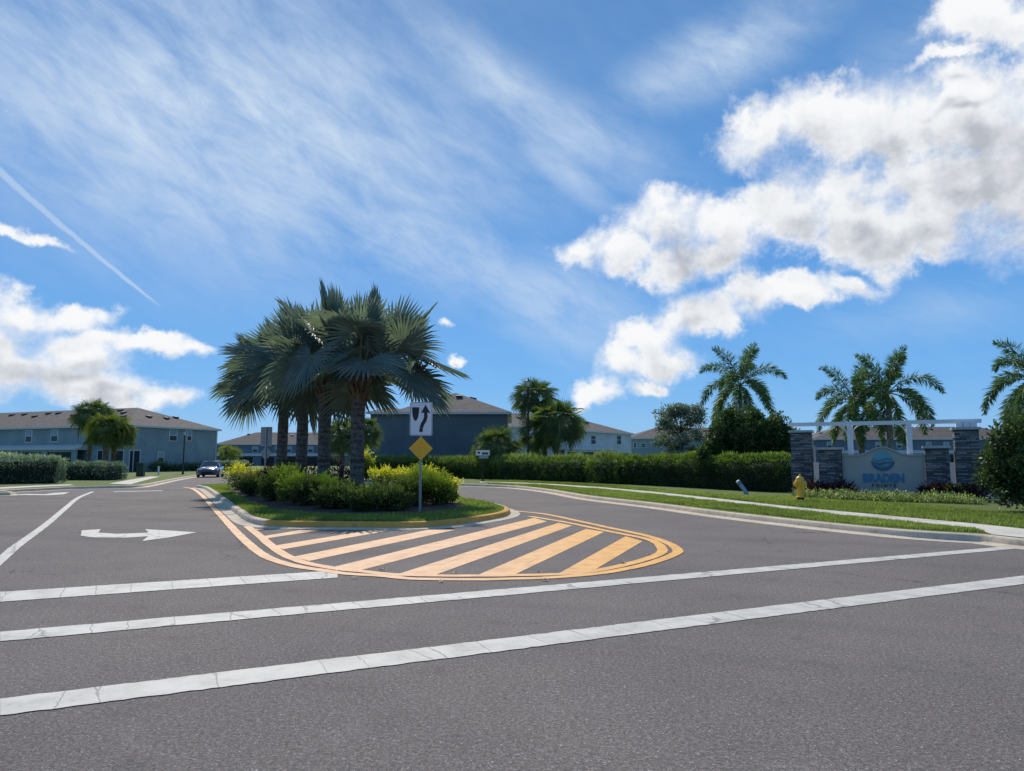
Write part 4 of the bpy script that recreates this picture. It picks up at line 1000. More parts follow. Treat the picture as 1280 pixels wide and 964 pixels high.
mb = MB(); mb.prism([(x*.80, (z-lc)*.70+lc-.03) for x, z in up_]+[(x*.80, (z-lc)*.62+lc-.03) for x, z in lo_], -.147, -.135); mb.build('logo_wave', 'logo_teal', e)
# pergola
e = empty('pergola', (pc.x, pc.y, ZL), 'white timber pergola beams and posts above the entrance name panel', 'pergola', None, mrz)
bz = monz(1100, 528)-ZL; bl = mon(986)-(a+b_)/2; br_ = mon(1232)-(a+b_)/2; yb = .55
mb = MB(); mb.box(((bl+br_)/2, yb-.35, bz), (br_-bl, .05, .12)); mb.build('beam', 'trim_white', e)
mb = MB(); mb.box(((bl+br_)/2+.1, yb+.75, bz+.02), (br_-bl, .05, .12)); mb.build('beam', 'trim_white', e)
for k in range(12):
    mb = MB(); x = bl+.3+(br_-bl-.6)*k/11; mb.box((x, yb+.2, bz+.012), (.035, 1.04, .06)); mb.build('rafter', 'trim_white', e)
for x_ in (1064, 1139.5):
    xx = mon(x_)-(a+b_)/2; mb = MB(); mb.box((xx, yb-.35, bz/2-.04), (.17, .17, bz-.075)); p = mb.build('post', 'trim_white', e)
    for sg in (-1, 1):
        mb = MB(); mb.tube([(xx+sg*(.08+.42*(1-math.cos(t))), yb-.35, bz-.52+.46*math.sin(t)) for t in np.linspace(0, R(90), 8)], .02, 6); mb.build('bracket', 'trim_white', p)
    mb = MB(); mb.box((xx, yb+.75, bz/2-.04), (.15, .15, bz-.055)); mb.build('post', 'trim_white', e)
for k, x_ in enumerate((1203, 1212, 1221)):
    xx = mon(x_)-(a+b_)/2; mb = MB(); mb.box((xx, .28, monz(1211, 533.5)-ZL+.09), (.2, .5, .2)); mb.build('block', 'trim_white', e)
fa = ml+mu*mon(1010)+Vector((.7, 1.5, 0)); fb_ = ml+mu*mon(1250)+Vector((.7, 1.5, 0))
fence((fa.x, fa.y, 0), (fb_.x, fb_.y, 0), 1.45, 'short white vinyl fence right behind the stone piers of the monument')

# ------------------------------------------------------------------ keep-right sign on the island
def signpost(loc, rz, label, face=True, group=None, diamond_z=None):
    e = empty('traffic_sign', loc, label, 'sign', group, rz)
    mb = MB(); mb.prism([(-.032, 0), (.032, 0), (.032, 2.98), (-.032, 2.98)], .008, .014); mb.prism([(-.032, 0), (-.02, 0), (-.02, 2.98), (-.032, 2.98)], -.024, .008); mb.prism([(.02, 0), (.032, 0), (.032, 2.98), (.02, 2.98)], -.024, .008)
    mb.build('post', 'galvanised', e)
    w_, h_ = .305, .457; zc = 2.53
    def rr(w, h, r, c):
        P = []
        for (sx_, sz_, a0) in ((1, 1, 0), (-1, 1, 90), (-1, -1, 180), (1, -1, 270)):
            for t in (0, 30, 60, 90): P.append((sx_*(w-r)+r*math.cos(R(a0+t)), c+sz_*(h-r)+r*math.sin(R(a0+t))))
        return P
    mb = MB(); mb.prism(rr(w_, h_, .04, zc), -.032, -.028); pl = mb.build('sign_panel', 'sign_white' if face else 'sign_back', e)
    dzc = zc-h_-.345; k = .325
    mb = MB(); mb.prism([(0, dzc-k), (k, dzc), (0, dzc+k), (-k, dzc)], -.032, -.028); mb.build('diamond_panel', 'sign_yellow', e)
    mb = MB(); mb.prism(rr(w_-.002, h_-.002, .04, zc), -.0268, -.0262); mb.prism([(0, dzc-k*.99), (k*.99, dzc), (0, dzc+k*.99), (-k*.99, dzc)], -.0268, -.0262); mb.build('panel_back', 'sign_back', e)
    for z in (zc+.25, zc-.25, dzc+.1): mb = MB(); mb.lathe([(.012, -.038), (.012, -.033)], (0, 0, 0), 8, 'Y'); b = mb.build('bolt', 'galvanised', e); b.location = (0, 0, z)
    def U(l): return [((x-501.5)/167*.61, zc+(311-y)/242*.914) for x, y in l]
    mb = MB(); mb.prism(U([(433,228),(487,228),(485,262),(480,296),(471,318),(460,327),(449,319),(440,296),(435,262)]), -.0345, -.0322); mb.build('symbol', 'sign_black', pl)
    mb = MB(); mb.prism(U([(533,208),(570,272),(547,266),(549,296),(541,328),(523,356),(515,380),(514,406),(488,406),(490,376),(500,344),(517,316),(523,294),(522,266),(499,270)]), -.0345, -.0322); mb.build('symbol', 'sign_black', pl)
    # thin black border line
    a_ = rr(w_-.012, h_-.012, .034, zc); b2 = rr(w_-.022, h_-.022, .028, zc); n = len(a_)
    mb = MB(); mb.add([(x, -.0335, z) for x, z in a_]+[(x, -.0335, z) for x, z in b2], [(i, (i+1) % n, (i+1) % n+n, i+n) for i in range(n)]); mb.build('border', 'sign_black', pl)
    return e
sp = G(525, 640.5, ZL); signpost((sp.x, sp.y, ZL-.02), R(4), 'white keep-right sign over a blank yellow diamond on a steel post at the island nose', group='keep-right signs on the island')
bp = at(331, 590, 34.6); signpost((bp.x, bp.y, ZL-.02), R(180-14), 'keep-right sign seen from its grey back behind the far island shrubs', group='keep-right signs on the island')

# ------------------------------------------------------------------ hydrant
hp = G(1001, 627, ZL)
e = empty('fire_hydrant', (hp.x, hp.y, ZL-.01), 'yellow fire hydrant on the grass before the left stone pier', 'fire hydrant', None, R(10))
mb = MB(); mb.lathe([(.12, 0), (.12, .12), (.105, .13), (.105, .16)], seg=20); mb.build('base', 'black_metal', e, smooth=True)
mb = MB(); mb.lathe([(.15, .15), (.15, .18), (.115, .19), (.108, .40), (.115, .48), (.145, .50), (.145, .53), (.125, .54), (.122, .66), (.165, .67), (.165, .705), (.13, .71)], seg=24); mb.build('barrel', 'hydrant_yellow', e, smooth=True)
mb = MB(); mb.lathe([(.14, .705), (.135, .77), (.11, .82), (.07, .85), (.045, .86), (.045, .875), (.032, .88), (.032, .925), (.02, .93)], seg=20); mb.build('bonnet', 'hydrant_yellow', e, smooth=True)
for sg in (-1, 1):
    mb = MB(); mb.lathe([(.062, .08*sg), (.062, .15*sg), (.085, .155*sg), (.085, .20*sg), (.03, .21*sg), (.028, .24*sg)], (0, 0, .60), 16, 'X'); mb.build('hose_cap', 'hydrant_yellow', e, smooth=True)
mb = MB(); mb.lathe([(.08, -.07), (.08, -.15), (.11, -.155), (.11, -.205), (.035, -.215), (.03, -.25)], (0, 0, .56), 18, 'Y'); mb.build('pumper_cap', 'hydrant_yellow', e, smooth=True)
for k in range(8):
    t = k*math.pi/4+.2; mb = MB(); mb.lathe([(.013, .66), (.013, .72)], (math.cos(t)*.15, math.sin(t)*.15, 0), 6); mb.build('bolt', 'hydrant_yellow', e)
tag(sheet('hydrant_pad', gp([(968,627),(1003,628.2),(1018,628.4),(1014,626.9),(990,626.3)], .16), 'sidewalk_concrete'), kind='structure')

# leaning pale tube in the hedge
b0 = G(934.5, 617.5, ZL); t0 = at(922.5, 602, b0.y+.2)
e = empty('marker_pipe', (b0.x, b0.y, ZL), 'pale blue pipe leaning out of the dark trimmed hedge', 'pipe')
mb = MB(); dv = t0-b0; mb.tube([Vector((0, 0, -.05)), dv*.5, dv], [.085, .085, .085], 14); mb.build('pipe', 'pvc_blue', e, smooth=True)
mb = MB(); mb.tube([dv*.97, dv*1.03, dv*1.07], [.095, .095, .05], 14); mb.build('cap', 'vinyl_white', e, smooth=True)
mb = MB(); mb.tube([dv*.80, dv*.84], [.09, .09], 14); mb.build('band', 'letter_dark', e)

# ------------------------------------------------------------------ lamps
def lamp(loc, hgt, label):
    e = empty('street_lamp', loc, label, 'street lamp', 'black post-top street lamps')
    mb = MB(); mb.lathe([(.14, 0), (.14, .08), (.10, .12), (.085, .6), (.065, .7), (.06, hgt-.75), (.075, hgt-.72), (.05, hgt-.68), (.09, hgt-.62), (.10, hgt-.6)], seg=12); mb.build('pole', 'black_metal', e, smooth=True)
    mb = MB(); mb.lathe([(.09, hgt-.6), (.17, hgt-.22), (.16, hgt-.2)], seg=6); mb.build('lantern_glass', 'lamp_glass', e)
    mb = MB(); mb.lathe([(.20, hgt-.21), (.20, hgt-.18), (.12, hgt-.10), (.05, hgt-.05), (.03, hgt), (.01, hgt+.06)], seg=12); mb.build('lantern_cap', 'black_metal', e, smooth=True)
    mb = MB()
    for k in range(6):
        t = k*math.pi/3; mb.tube([(math.cos(t)*.092, math.sin(t)*.092, hgt-.6), (math.cos(t)*.172, math.sin(t)*.172, hgt-.2)], .010, 4)
    mb.build('lantern_frame', 'black_metal', e)
simple('lamp_glass', (.62, .66, .70), .25, 0, .05)
p = at(660.3, 580, 52.5); lamp((p.x, p.y, ZL), at(660, 473.5, 52.5).z-ZL, 'tall black lamp post with lantern rising behind the pale hedge by the sabal palms')
p = G(228.5, 593, ZL); lamp((p.x, p.y, ZL), at(228, 537, p.y).z-ZL, 'black lamp post on the grass before the left slate townhouse')

# small white notice board on a black post
p = G(603.5, 602, ZL); Yb = p.y
e = empty('notice_sign', (p.x, p.y, ZL), 'small white notice board on a black post before the pale hedge', 'sign', None, R(-6))
mb = MB(); mb.box((0, .03, 1.0), (.1, .1, 2.0)); mb.build('post', 'black_metal', e)
mb = MB(); mb.box((0, -.05, 1.86), (.90, .05, .34)); pn = mb.build('board', 'sign_white', e)
mb = MB(); mb.box((.05, -.05, 1.58), (.62, .05, .17)); mb.build('board', 'sign_back', e)
mb = MB(); mb.box((-.26, -.078, 1.87), (.16, .006, .12)); mb.build('symbol', 'sign_black', pn)
mb = MB(); mb.box((.16, -.078, 1.82), (.42, .006, .14)); mb.build('symbol', 'letter_dark', pn)

# utility boxes near the left house
def ubox(px, py, w_, h_, mat, label):
    p = G(px, py, ZL); e = empty('utility_box', (p.x, p.y, ZL), label, 'utility box')
    mb = MB(); mb.box((0, 0, h_/2), (w_, .5*w_+.1, h_)); mb.build('cabinet', mat, e, bevel=.02); mb = MB(); mb.box((0, 0, h_+.02), (w_+.06, .5*w_+.16, .05)); mb.build('lid', mat, e)
ubox(175.5, 595.5, .6, 1.1, 'utility_green', 'dark green utility box beside the left townhouse doorway')
ubox(198, 593.5, .12, .75, 'sign_white', 'thin pale marker stub on the grass beside the left lamp post')

# ------------------------------------------------------------------ car
def car(loc, rz):
    e = empty('car', loc, 'dark blue sedan driving towards the camera behind the island', 'car', None, rz)
    # nose towards -y; stations: y, half width, z bottom, z shoulder, z top centre
    st = [(-2.28, .52, .32, .52, .58), (-2.22, .70, .24, .62, .70), (-2.05, .83, .20, .70, .78), (-1.7, .90, .19, .76, .87), (-1.1, .92, .19, .84, .97), (-.75, .92, .19, .88, 1.0), (0, .92, .19, .91, .98), (1.0, .92, .19, .93, 1.0), (1.6, .91, .20, .95, 1.06), (2.0, .87, .24, .96, 1.08), (2.22, .80, .32, .92, 1.04), (2.30, .68, .42, .86, .95)]
    V = []; Fs = []
    for (y, w_, zb, zs, zt) in st:
        ring = [(-w_*.9, zb), (-w_, zb+.12), (-w_*1.0, (zb+zs)/2), (-w_*.985, zs-.07), (-w_*.92, zs), (-w_*.5, zt-.02), (0, zt)]
        ring = ring+[(-x, z) for x, z in ring[-2::-1]]; V += [(x, y, z) for x, z in ring]
    m = 13
    for i in range(len(st)-1):
        for j in range(m): Fs.append((i*m+j, i*m+(j+1) % m, (i+1)*m+(j+1) % m, (i+1)*m+j))
    Fs += [tuple(range(m)), tuple(range(len(st)*m-1, (len(st)-1)*m-1, -1))]
    mb = MB(); mb.add(V, Fs); body = mb.build('body', 'car_paint', e, smooth=True)
    # cabin: base ring and roof ring
    bs = [(-.95, .70), (-.80, .84), (.4, .86), (1.45, .82), (1.95, .66)]; rf = [(-.12, .56), (-.02, .60), (.4, .63), (.95, .60), (1.18, .52)]
    V = []
    for (y, w_) in bs: V += [(-w_, y, .93), (w_, y, .93)]
    for (y, w_) in rf: V += [(-w_, y, 1.42 if y < 1 and y > -.1 else 1.39), (w_, y, 1.42 if y < 1 and y > -.1 else 1.39)]
    sidel = [(0, 2, 12, 10), (2, 4, 14, 12), (4, 6, 16, 14), (6, 8, 18, 16)]
    mb = MB(); mb.add(V, sidel+[tuple(x+1 for x in f) for f in sidel]); mb.build('side_window', 'car_glass', e, smooth=True)
    mb = MB(); mb.add(V, [(0, 1, 11, 10)]); mb.build('windscreen', 'car_glass', e)
    mb = MB(); mb.add(V, [(8, 18, 19, 9)]); mb.build('rear_window', 'car_glass', e)
    mb = MB(); mb.add([V[i] for i in range(10, 20)]+[(0, -.1, 1.44), (0, .5, 1.47), (0, 1.15, 1.42)], [(0, 1, 10), (0, 10, 11, 4, 2), (1, 3, 5, 11, 10), (4, 11, 12, 8, 6), (5, 7, 9, 12, 11), (8, 12, 9)]); mb.build('roof', 'car_paint', e, smooth=True)
    mb = MB()
    for i, j in ((0, 10), (1, 11), (8, 18), (9, 19), (4, 14), (5, 15)): mb.tube([V[i], V[j]], .035, 6)
    mb.build('pillar', 'car_paint', e, smooth=True)
    for sg in (-1, 1):
        for y in (-1.42, 1.40):
            mb = MB(); mb.lathe([(.20, -.1), (.31, -.11), (.335, -.07), (.335, .07), (.31, .11), (.20, .1)], (0, 0, 0), 24, 'X'); t = mb.build('wheel', 'tyre', e, smooth=True); t.location = (sg*.82, y, .335)
            mb = MB(); mb.lathe([(.05, .10*sg), (.21, .105*sg), (.215, .112*sg), (.19, .116*sg), (.06, .108*sg)], (0, 0, 0), 24, 'X')
            for k in range(5): a_ = k*1.2566; mb.box((.112*sg, math.cos(a_)*.12, math.sin(a_)*.12), (.015, .05, .05))
            mb.build('rim', 'rim', t, smooth=True)
            mb = MB(); mb.tube([(sg*.925, y+.39*math.cos(t_), .335+.39*math.sin(t_)) for t_ in np.linspace(0, math.pi, 12)], .02, 5); mb.build('wheel_arch', 'tyre', e)
        mb = MB(); mb.add([(sg*.40, -2.235, .60), (sg*.76, -2.08, .62), (sg*.86, -1.85, .70), (sg*.84, -1.80, .78), (sg*.70, -2.06, .74), (sg*.40, -2.22, .69)], [(0, 1, 4, 5), (1, 2, 3, 4)])
        mb.v = [(x, y-.015, z) for x, y, z in mb.v]; mb.build('headlight', 'headlight_glass', e)
        mb = MB(); mb.box((sg*1.0, -.62, 1.0), (.2, .1, .14)); mb.build('mirror', 'car_paint', e, bevel=.03)
    mb = MB(); mb.box((0, -2.285, .44), (.95, .03, .16)); mb.build('grille', 'tyre', e); mb = MB(); mb.box((0, -2.27, .29), (1.1, .04, .10)); mb.build('bumper_intake', 'tyre', e)
    return e
p = G(251.5, 597, .0); car((p.x, p.y+2.0, .01), R(14))

# ------------------------------------------------------------------ palms on the island
def bismarck(px, Y, hz, rr, label, seed, nf=34, elmin=-24):
    p = at(px, 560, Y); e = empty('bismarck_palm', (p.x, p.y, ZL-.02), label, 'palm tree', 'bismarck palms on the island'); H = hz-ZL
    t = palm_trunk('trunk', H-.1, .245, .235, 'bark_bismarck', e, seed=seed, bulge=.05)
    boots('leaf_base', 34, H-1.25, H-.05, .24, 'dead_frond', t, seed, .42, .10)
    mb = MB(); zb = 1.35; mb.lathe([(.275, zb), (.275, zb+.10)], seg=18); mb.build('strap', 'bark_brown', t)
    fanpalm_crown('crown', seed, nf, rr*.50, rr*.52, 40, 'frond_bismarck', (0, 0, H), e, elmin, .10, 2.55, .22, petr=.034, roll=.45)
    return e
bismarck(447, 24.8, 4.75, 3.55, 'front bismarck palm, broadest silver crown right behind the keep-right sign', 21, 30, 2)
bismarck(405, 27.8, 5.0, 3.35, 'second bismarck palm from the front, trunk left of the front one', 32, 28, -6)
bismarck(377, 31.0, 5.5, 3.3, 'third bismarck palm back, trunk between the second and the rear one', 43, 30, -18)
bismarck(353, 34.0, 5.7, 3.4, 'rearmost bismarck palm, leftmost trunk of the island row', 54, 34, -24)

def sabal(px, Y, pyheart, r, label, group, seed, mat='frond_sabal', tr=.17, nf=46, lean=(0, 0), nseg=26, a=(.3, .65)):
    hpnt = at(px, pyheart, Y); e = empty('sabal_palm', (hpnt.x-lean[0], hpnt.y, ZL-.02), label, 'palm tree', group); H = hpnt.z-ZL
    t = palm_trunk('trunk', H-.05, tr*1.15, tr*.95, 'bark_sabal', e, lean, seed)
    boots('leaf_base', 26, H-.9, H-.02, tr, 'dead_frond', t, seed, .3, .06, lean)
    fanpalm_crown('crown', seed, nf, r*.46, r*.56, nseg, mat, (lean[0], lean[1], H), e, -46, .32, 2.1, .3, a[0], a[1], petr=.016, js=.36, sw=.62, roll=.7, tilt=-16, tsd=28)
    return e
g = 'sabal palms before the left townhouse'
sabal(117, 63, 516, 2.0, 'tall sabal palm, darker top crown left of the pair by the left townhouse', g, 61, lean=(.2, 0))
sabal(134, 60, 534, 1.95, 'lower lime-tipped sabal palm with bright crown before the left townhouse', g, 62, 'frond_sabal_lime', tr=.22, a=(.15, .6))
sabal(147, 61.5, 535, 1.8, 'darker sabal palm at the right rear of the left-hand palm cluster', g, 63, lean=(.3, 0))
g = 'sabal palms by the tall lamp post'
sabal(668, 57, 494, 2.15, 'tallest sabal palm, crown behind the lantern of the tall lamp post', g, 64, lean=(-.2, 0), nf=46)
sabal(698, 54, 524, 2.35, 'big round-crowned sabal palm right of the tall lamp post', g, 65, lean=(.2, 0), nf=52)
sabal(675, 55.5, 538, 2.0, 'lower dark sabal palm leaning between the tall lamp post and its bigger neighbour', g, 66, lean=(-.5, .2), nf=36)
sabal(620, 54, 552, 2.0, 'short sabal palm with low crown above the notice board', g, 67, nf=50)
g = 'palms behind the island row'
sabal(428, 50, 541, 1.75, 'green sabal palm seen between the two front bismarck trunks', g, 68)
sabal(452, 52, 535, 1.6, 'sabal palm whose fronds stick out right of the front bismarck trunk', g, 69)
sabal(283, 100, 562, 1.35, 'small lime palm left of the grey sign back', 'small lime palms far left', 70, 'frond_sabal_lime', tr=.12, nf=22)
sabal(292, 102, 564, 1.3, 'small lime palm close behind the far island shrubs', 'small lime palms far left', 71, 'frond_sabal_lime', tr=.12, nf=22)

def foxtail(px, Y, pyheart, L, label, seed, lean=(0, 0), nf=17, dead=False, lo=-25):
    hpnt = at(px, pyheart, Y); e = empty('foxtail_palm', (hpnt.x-lean[0], hpnt.y, ZL-.02), label, 'palm tree', 'feather palms behind the entrance'); H = hpnt.z-ZL
    t = palm_trunk('trunk', H-.75, .17, .12, 'bark_foxtail', e, lean, seed)
    mb = MB(); q = (lean[0]*.8, lean[1]*.8); mb.tube([(q[0], q[1], H-.95), (lean[0]*.93, lean[1]*.93, H-.5), (lean[0], lean[1], H+.05)], [.115, .12, .06], 12); mb.att = [.4]*len(mb.v); mb.build('crownshaft', 'frond_foxtail', e, smooth=True)
    foxtail_crown('crown', seed, nf, L, (lean[0], lean[1], H), 'frond_foxtail', e, lo)
foxtail(925, 42, 482, 2.8, 'feather palm standing tall above the dark tree left of the monument', 81, nf=18)
foxtail(1066, 35.5, 503, 2.35, 'leaning feather palm, left of the two behind the name panel', 82, lean=(-.45, 0), nf=16, lo=-40)
foxtail(1110, 34, 491, 2.6, 'upright feather palm, right of the two behind the name panel', 83, nf=17, lo=-35)
foxtail(1292, 30, 476, 2.5, 'feather palm cut by the right picture edge above the dark bush', 84, nf=18, lo=-45)

# ------------------------------------------------------------------ trees and hedges
p = at(852, 570, 42)
tree((p.x, p.y, ZL), 1.7, [(0, 0, 3.0, 1.75, 1.6, 1.75)], 'tree_silver', 'sparse silver-green tree with open crown behind the dark hedge', None, 91, 9000, .17, .07, .07, clump=60)
def clumps(base, seed, k=7, sc=.42):
    r = np.random.default_rng(seed); out = list(base)
    for b_ in base:
        for i in range(k):
            d = unit(r.normal(0, 1, 3)); d[2] = abs(d[2])*.9-.15; q = r.uniform(.7, 1.0); f = sc*r.uniform(.6, 1.1)
            out.append((b_[0]+d[0]*b_[3]*q, b_[1]+d[1]*b_[4]*q, b_[2]+d[2]*b_[5]*q, b_[3]*f, b_[4]*f, b_[5]*f))
    return [(x, y, z, rx*(.84 if i < len(base) else 1), ry*(.84 if i < len(base) else 1), rz*(.84 if i < len(base) else 1)) for i, (x, y, z, rx, ry, rz) in enumerate(out)]
p = at(930, 570, 36.5)
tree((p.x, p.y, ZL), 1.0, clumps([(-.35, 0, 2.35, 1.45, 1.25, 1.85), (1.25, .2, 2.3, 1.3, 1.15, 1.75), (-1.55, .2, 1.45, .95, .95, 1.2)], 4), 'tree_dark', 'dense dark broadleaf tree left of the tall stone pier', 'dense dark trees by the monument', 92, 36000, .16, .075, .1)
p = G(1288, 640, ZL)
tree((p.x, p.y, ZL), .7, clumps([(.1, 0, 1.5, 1.1, 1.0, 1.55), (-.45, -.2, .9, .75, .8, .85), (.9, .3, 1.6, 1.1, 1.0, 1.4)], 5), 'tree_dark', 'dense dark bush at the right picture edge beside the tall stone pier', 'dense dark trees by the monument', 93, 34000, .13, .06, .08)

HP = [(-13, 60.5), (-4.4, 57.0), (0, 51.3), (4.9, 46.2)]
hedge(HP, 1.3, 1.38, 'hedge_green', 'pale feathery green hedge behind the notice board', n_per=1250, L=.24, W=.035, seed=101, spiky=.5, rough=.14, top=.85)
hedge([(5.3, 45.6), (6.9, 42.9)], 1.35, 1.42, 'hedge_green', 'short tufted green hedge piece between the pale hedge and the dark trimmed one', n_per=1400, L=.26, W=.035, seed=102, spiky=.6, rough=.18, top=.8)
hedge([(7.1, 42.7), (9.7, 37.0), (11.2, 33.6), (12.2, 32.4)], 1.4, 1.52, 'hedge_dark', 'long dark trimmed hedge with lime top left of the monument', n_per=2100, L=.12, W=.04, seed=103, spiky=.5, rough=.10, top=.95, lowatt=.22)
g = 'silvery hedges at the left roadside'
hedge([(-62, 44), (-42, 42.3), (-33.5, 42.4), (-27.9, 45.0)], 1.9, 1.5, 'hedge_silver', 'long silvery green hedge beside the left pavement, cut by the picture edge', group=g, n_per=1000, L=.17, W=.05, seed=104, spiky=.35, rough=.14, top=.85, lowatt=.3)
hedge([(-33.0, 51.0), (-29.8, 51.8), (-27.8, 51.3)], 1.6, 1.15, 'hedge_silver', 'shorter darker grey-green hedge at the foot of the left sabal palms', group=g, n_per=1000, L=.15, W=.045, seed=105, spiky=.3, rough=.12, top=.65, lowatt=.25)
# foundation shrubs at the left house
for k in range(11):
    px = 183+k*8.2+random.uniform(-1.5, 1.5); o, u = (P0.x, P0.y), (u1.x, u1.y); t, _ = onwall(px, 585, o, u); n_ = Vector((u1.y, -u1.x, 0))
    q = Vector((P0.x, P0.y, 0))+Vector((u1.x, u1.y, 0))*t+n_*1.3
    shrub((q.x, q.y, ZL), .75, random.uniform(.8, 1.25), 'tree_dark', ['dark foundation shrub nearest the left townhouse doorway', 'second dark shrub from the doorway by the left townhouse wall', 'dark shrub left of the lower window of the left townhouse', 'dark shrub right under the lower window of the left townhouse', 'dark shrub just right of the lower window, left townhouse', 'dark shrub left of the lamp post, against the left townhouse', 'dark shrub right behind the left lamp post', 'dark shrub just right of the left lamp post by the wall', 'dark wall shrub midway between the left lamp post and the car', 'dark wall shrub just left of the car roof', 'dark wall shrub behind the car at the townhouse corner'][k], 'foundation shrubs of the left townhouse', 300+k, 500, .16, .08)
p = at(278, 578, 92); hedge([(p.x-1.5, 93), (p.x+3, 92)], 1.2, 1.2, 'hedge_silver', 'small pale hedge behind the car, right of it', n_per=400, L=.2, W=.07, seed=106)
p = at(458, 572, 48); shrub((p.x, p.y, ZL), .55, 2.0, 'shrub_gold', 'slim yellow-green shrub between the front palm trunk and the navy house', None, 107, 1500, .2, .06, name='tall_shrub')

# island planting bed
bed = [(284,611),(300,620),(318,630),(350,638),(400,642),(470,643.5),(530,642),(570,637.5),(585,632),(560,625),(520,618),(450,611),(360,606.5),(300,606)]
sheet('mulch_bed', [G(x, y, ZL+.004) for x, y in bed], 'mulch')
SH = [(298,612,.80,1.35,'shrub_gold'),(318,614,.75,1.3,'shrub_olive'),(312,620,.62,1.0,'shrub_olive'),(341,626,.60,1.12,'shrub_olive'),(356,625,.72,1.35,'shrub_gold'),(368,630,.60,1.10,'shrub_gold'),(384,632,.58,1.12,'shrub_olive'),
 (402,630,.64,1.2,'shrub_gold'),(410,636,.55,.95,'shrub_olive'),(432,635,.62,1.08,'shrub_olive'),(452,639,.52,.86,'shrub_olive'),(470,634,.62,1.05,'shrub_olive'),(492,638,.54,.90,'shrub_olive'),(508,633,.60,1.08,'shrub_olive'),(522,631,.62,1.28,'shrub_gold'),(546,631,.62,1.12,'shrub_gold'),(530,626,.66,1.30,'shrub_gold'),(559,629,.45,.85,'shrub_gold'),
 (478,611,.8,1.15,'shrub_gold'),(503,611,.75,1.1,'shrub_gold'),(335,611,.85,1.35,'shrub_olive')]
desc = ['leftmost golden shrub of the island bed', 'olive shrub just right of the leftmost golden one', 'low olive shrub at the left front of the bed', 'olive shrub left of the brightest golden clump', 'brightest golden shrub left of the palm trunks', 'golden shrub in front of the brightest clump', 'olive shrub below the rear palm trunks',
 'golden shrub before the second palm trunk', 'low olive shrub at the bed front below the second palm trunk', 'olive shrub left of the front palm trunk', 'low olive shrub at the foot of the front palm', 'olive shrub right of the front palm trunk', 'low olive shrub at the bed front left of the sign post', 'olive shrub left of the sign post', 'tall golden shrub behind the yellow diamond', 'golden shrub right of the sign post', 'golden shrub behind the others at the sign', 'rightmost low golden shrub of the island bed',
 'yellow-green shrub behind the front palm trunk', 'yellow-green shrub at the far road side of the bed', 'dark olive shrub behind the grey sign back post']
for k, ((px, py, rr, hh, mt), ds) in enumerate(zip(SH, desc)):
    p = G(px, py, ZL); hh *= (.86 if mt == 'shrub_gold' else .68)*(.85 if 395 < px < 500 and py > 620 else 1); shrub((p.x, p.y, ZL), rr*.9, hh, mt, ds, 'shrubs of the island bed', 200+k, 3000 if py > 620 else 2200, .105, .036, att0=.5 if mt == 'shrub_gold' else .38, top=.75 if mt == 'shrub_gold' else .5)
for k, (px, Y, ds) in enumerate(((345, 32, 'purple-leaved plant left of the rear palm trunk'), (362, 31.5, 'purple-leaved plant between the rear palm trunks'), (386, 30, 'purple-leaved plant right of the third palm trunk'), (422, 29, 'purple-leaved plant between the two front palm trunks'))):
    p = at(px, 590, Y); blade_plant((p.x, p.y, ZL), 260, .34, .07, 'shrub_purple', ds, 'plant', 'purple plants of the island bed', 230+k, hgt=1.35, rad=.5)
# purple plants by the monument
for k, (x_, dy, ds) in enumerate(((1012, .7, 'dark purple plant at the left end before the tall pier'), (1026, .75, 'dark purple plant before the low left pier'), (1040, .8, 'dark purple plant at the right foot of the low left pier'), (1053, .8, 'dark purple plant overlapping the left edge of the name panel'),
    (1163, .75, 'dark purple plant at the right edge of the name panel'), (1177, .8, 'reddish plant before the low right pier'), (1190, .8, 'reddish plant in the gap before the two right piers'), (1207, .7, 'dark plant before the tall right pier'), (1222, .8, 'dark plant between the tall right pier and the dark bush'))):
    q = ml+mu*mon(x_)+Vector((mu.y, -mu.x, 0))*dy; blade_plant((q.x, q.y, ZL), 200, .26, .055, 'shrub_purple' if k != 6 else 'shrub_olive', ds, 'plant', 'purple plants before the monument', 250+k, hgt=.62, rad=.42)
q = [ml+mu*mon(x_)+Vector((mu.y, -mu.x, 0))*d for x_, d in ((1000, .3), (1250, .3), (1262, 2.4), (1150, 1.9), (1000, 1.5))]
sheet('mulch_bed', [(p.x, p.y, ZL+.004) for p in q], 'mulch')
# light ground cover
P = []; 
gpth = resample(catmull([ml+mu*mon(x_)+Vector((mu.y, -mu.x, 0))*d for x_, d in ((1004, 1.7), (1060, 2.1), (1110, 2.25), (1160, 2.4), (1205, 2.7))], 8), .1)
for p in gpth:
    for k in range(130):
        P.append((p.x+rng.normal(0, .10), p.y+rng.normal(0, .34), ZL+abs(rng.normal(.11, .07))))
P = np.array(P); P[:, 2] *= 1+.25*noise3(P, 3, 5)
v, q_, a = leaves(P, np.tile([0, 0, 1.], (len(P), 1)), .11, .04, rng.uniform(.2, 1, len(P)), 0, .8)
tag(npmesh('groundcover', v, q_, a, 'groundcover'), 'light green leafy ground cover before the entrance name panel', 'ground cover', kind='stuff')

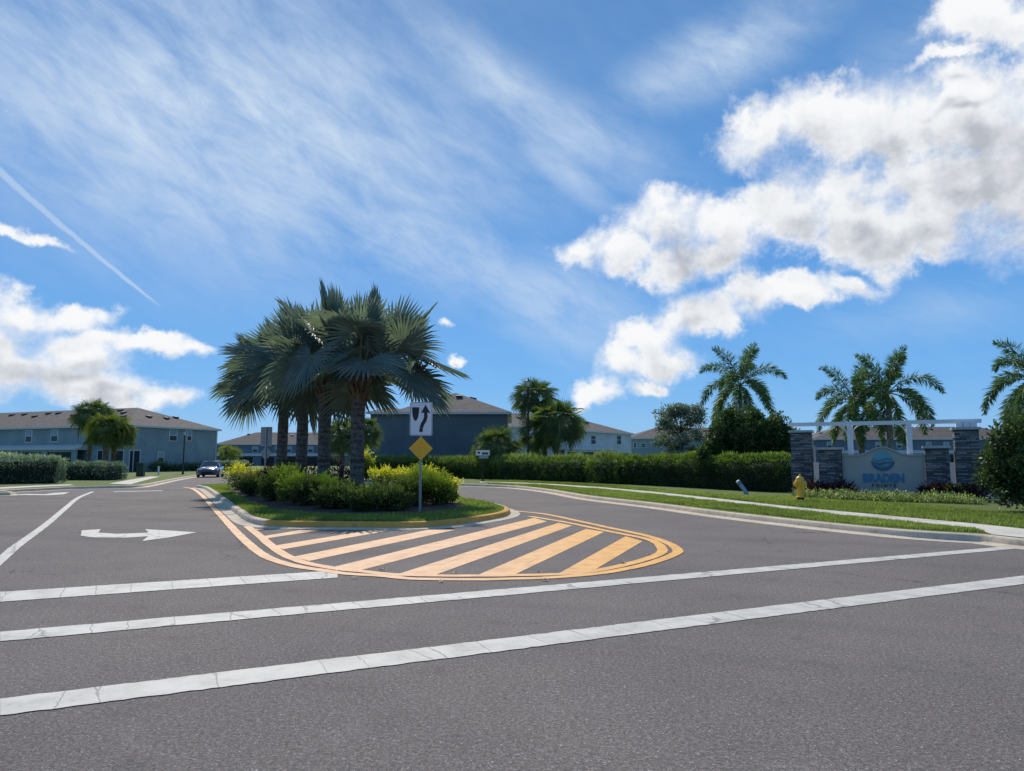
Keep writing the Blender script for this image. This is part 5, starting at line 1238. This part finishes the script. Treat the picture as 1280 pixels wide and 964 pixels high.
# grass blades
def inpoly(x, y, poly):
    c = np.zeros(len(x), bool); n = len(poly)
    for i in range(n):
        x0, y0 = poly[i][:2]; x1, y1 = poly[(i+1) % n][:2]
        if y0 == y1: continue
        t = ((y0 > y) != (y1 > y)) & (x < (x1-x0)*(y-y0)/(y1-y0)+x0); c ^= t
    return c
def grass(name, poly, holes, n, label, hgt=.06, seed=0):
    r = np.random.default_rng(seed); poly = [(p[0], p[1]) for p in poly]; xs = [p[0] for p in poly]; ys = [p[1] for p in poly]
    x = r.uniform(min(xs), max(xs), n*4); y = r.uniform(min(ys), max(ys), n*4); m = inpoly(x, y, poly)
    for hh in holes: m &= ~inpoly(x, y, [(p[0], p[1]) for p in hh])
    x, y = x[m][:n], y[m][:n]; k = len(x); az = r.uniform(0, 6.28, k); P = np.stack([x, y, np.full(k, ZL-.008)], 1)
    pn = noise3(P, .8, seed+3); hh = hgt*(1+.35*noise3(P, 1.6, seed))*r.uniform(.6, 1.3, k)
    t = np.stack([r.normal(0, .35, k)*hh, r.normal(0, .35, k)*hh, hh], 1); s = np.stack([np.cos(az), np.sin(az), np.zeros(k)], 1)*(.007+.00028*np.hypot(x, y))[:, None]
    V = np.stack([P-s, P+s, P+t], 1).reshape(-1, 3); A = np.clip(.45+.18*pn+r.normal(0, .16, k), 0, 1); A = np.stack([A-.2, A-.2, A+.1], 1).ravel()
    return tag(npmesh(name, V, np.arange(3*k).reshape(k, 3), A, 'grass_blades'), label, 'grass', kind='stuff')
bedw = [G(x, y, ZL) for x, y in bed]
ifr = [p for p in isl_s[:-1]]
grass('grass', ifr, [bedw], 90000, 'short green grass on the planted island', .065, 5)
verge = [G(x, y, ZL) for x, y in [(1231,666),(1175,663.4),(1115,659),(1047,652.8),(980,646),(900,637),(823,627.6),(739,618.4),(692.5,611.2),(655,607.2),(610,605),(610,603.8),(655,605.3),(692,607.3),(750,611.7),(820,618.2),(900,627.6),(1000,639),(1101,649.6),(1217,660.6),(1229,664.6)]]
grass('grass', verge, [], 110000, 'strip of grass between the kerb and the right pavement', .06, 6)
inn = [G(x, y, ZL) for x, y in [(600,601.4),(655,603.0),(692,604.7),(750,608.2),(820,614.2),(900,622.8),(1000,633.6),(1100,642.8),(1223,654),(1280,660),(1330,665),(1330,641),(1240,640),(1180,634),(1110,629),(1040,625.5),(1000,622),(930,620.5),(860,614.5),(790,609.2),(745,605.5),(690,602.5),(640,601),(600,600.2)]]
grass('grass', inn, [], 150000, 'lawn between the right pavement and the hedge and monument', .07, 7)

# fallen leaves on the road
for k, (px, py, ds) in enumerate(((479, 712.8, 'curled dry leaf by the second wide stripe'), (568, 716.6, 'dry leaf on the double yellow line front'), (551, 727, 'dry leaf left of centre before the double yellow line'), (674, 715.4, 'dry leaf between the two rightmost stripes'), (681, 725.3, 'dry leaf before the yellow lines by the crosswalk line'), (779, 703.8, 'dry leaf inside the rounded yellow tip'), (443, 722.5, 'dry leaf near the right end of the stop line'), (811, 693.5, 'pale dry leaf under the yellow tip curve'))):
    p = G(px, py, .012); mb = MB(); r = np.random.default_rng(k); n = 7; V = [(0, 0, .004)]
    for j in range(n): a_ = j*2*math.pi/n; V.append((math.cos(a_)*r.uniform(.035, .065), math.sin(a_)*r.uniform(.02, .035), r.uniform(.003, .025)))
    mb.add(V, [(0, j+1, (j+1) % n+1) for j in range(n)]); o = mb.build('fallen_leaf', 'dry_leaf'); o.location = p; o.rotation_euler = (0, 0, r.uniform(0, 3)); tag(o, ds, 'leaf', 'dry leaves on the road')
print('verts', sum(len(o.data.vertices) for o in bpy.data.objects if o.type == 'MESH'))
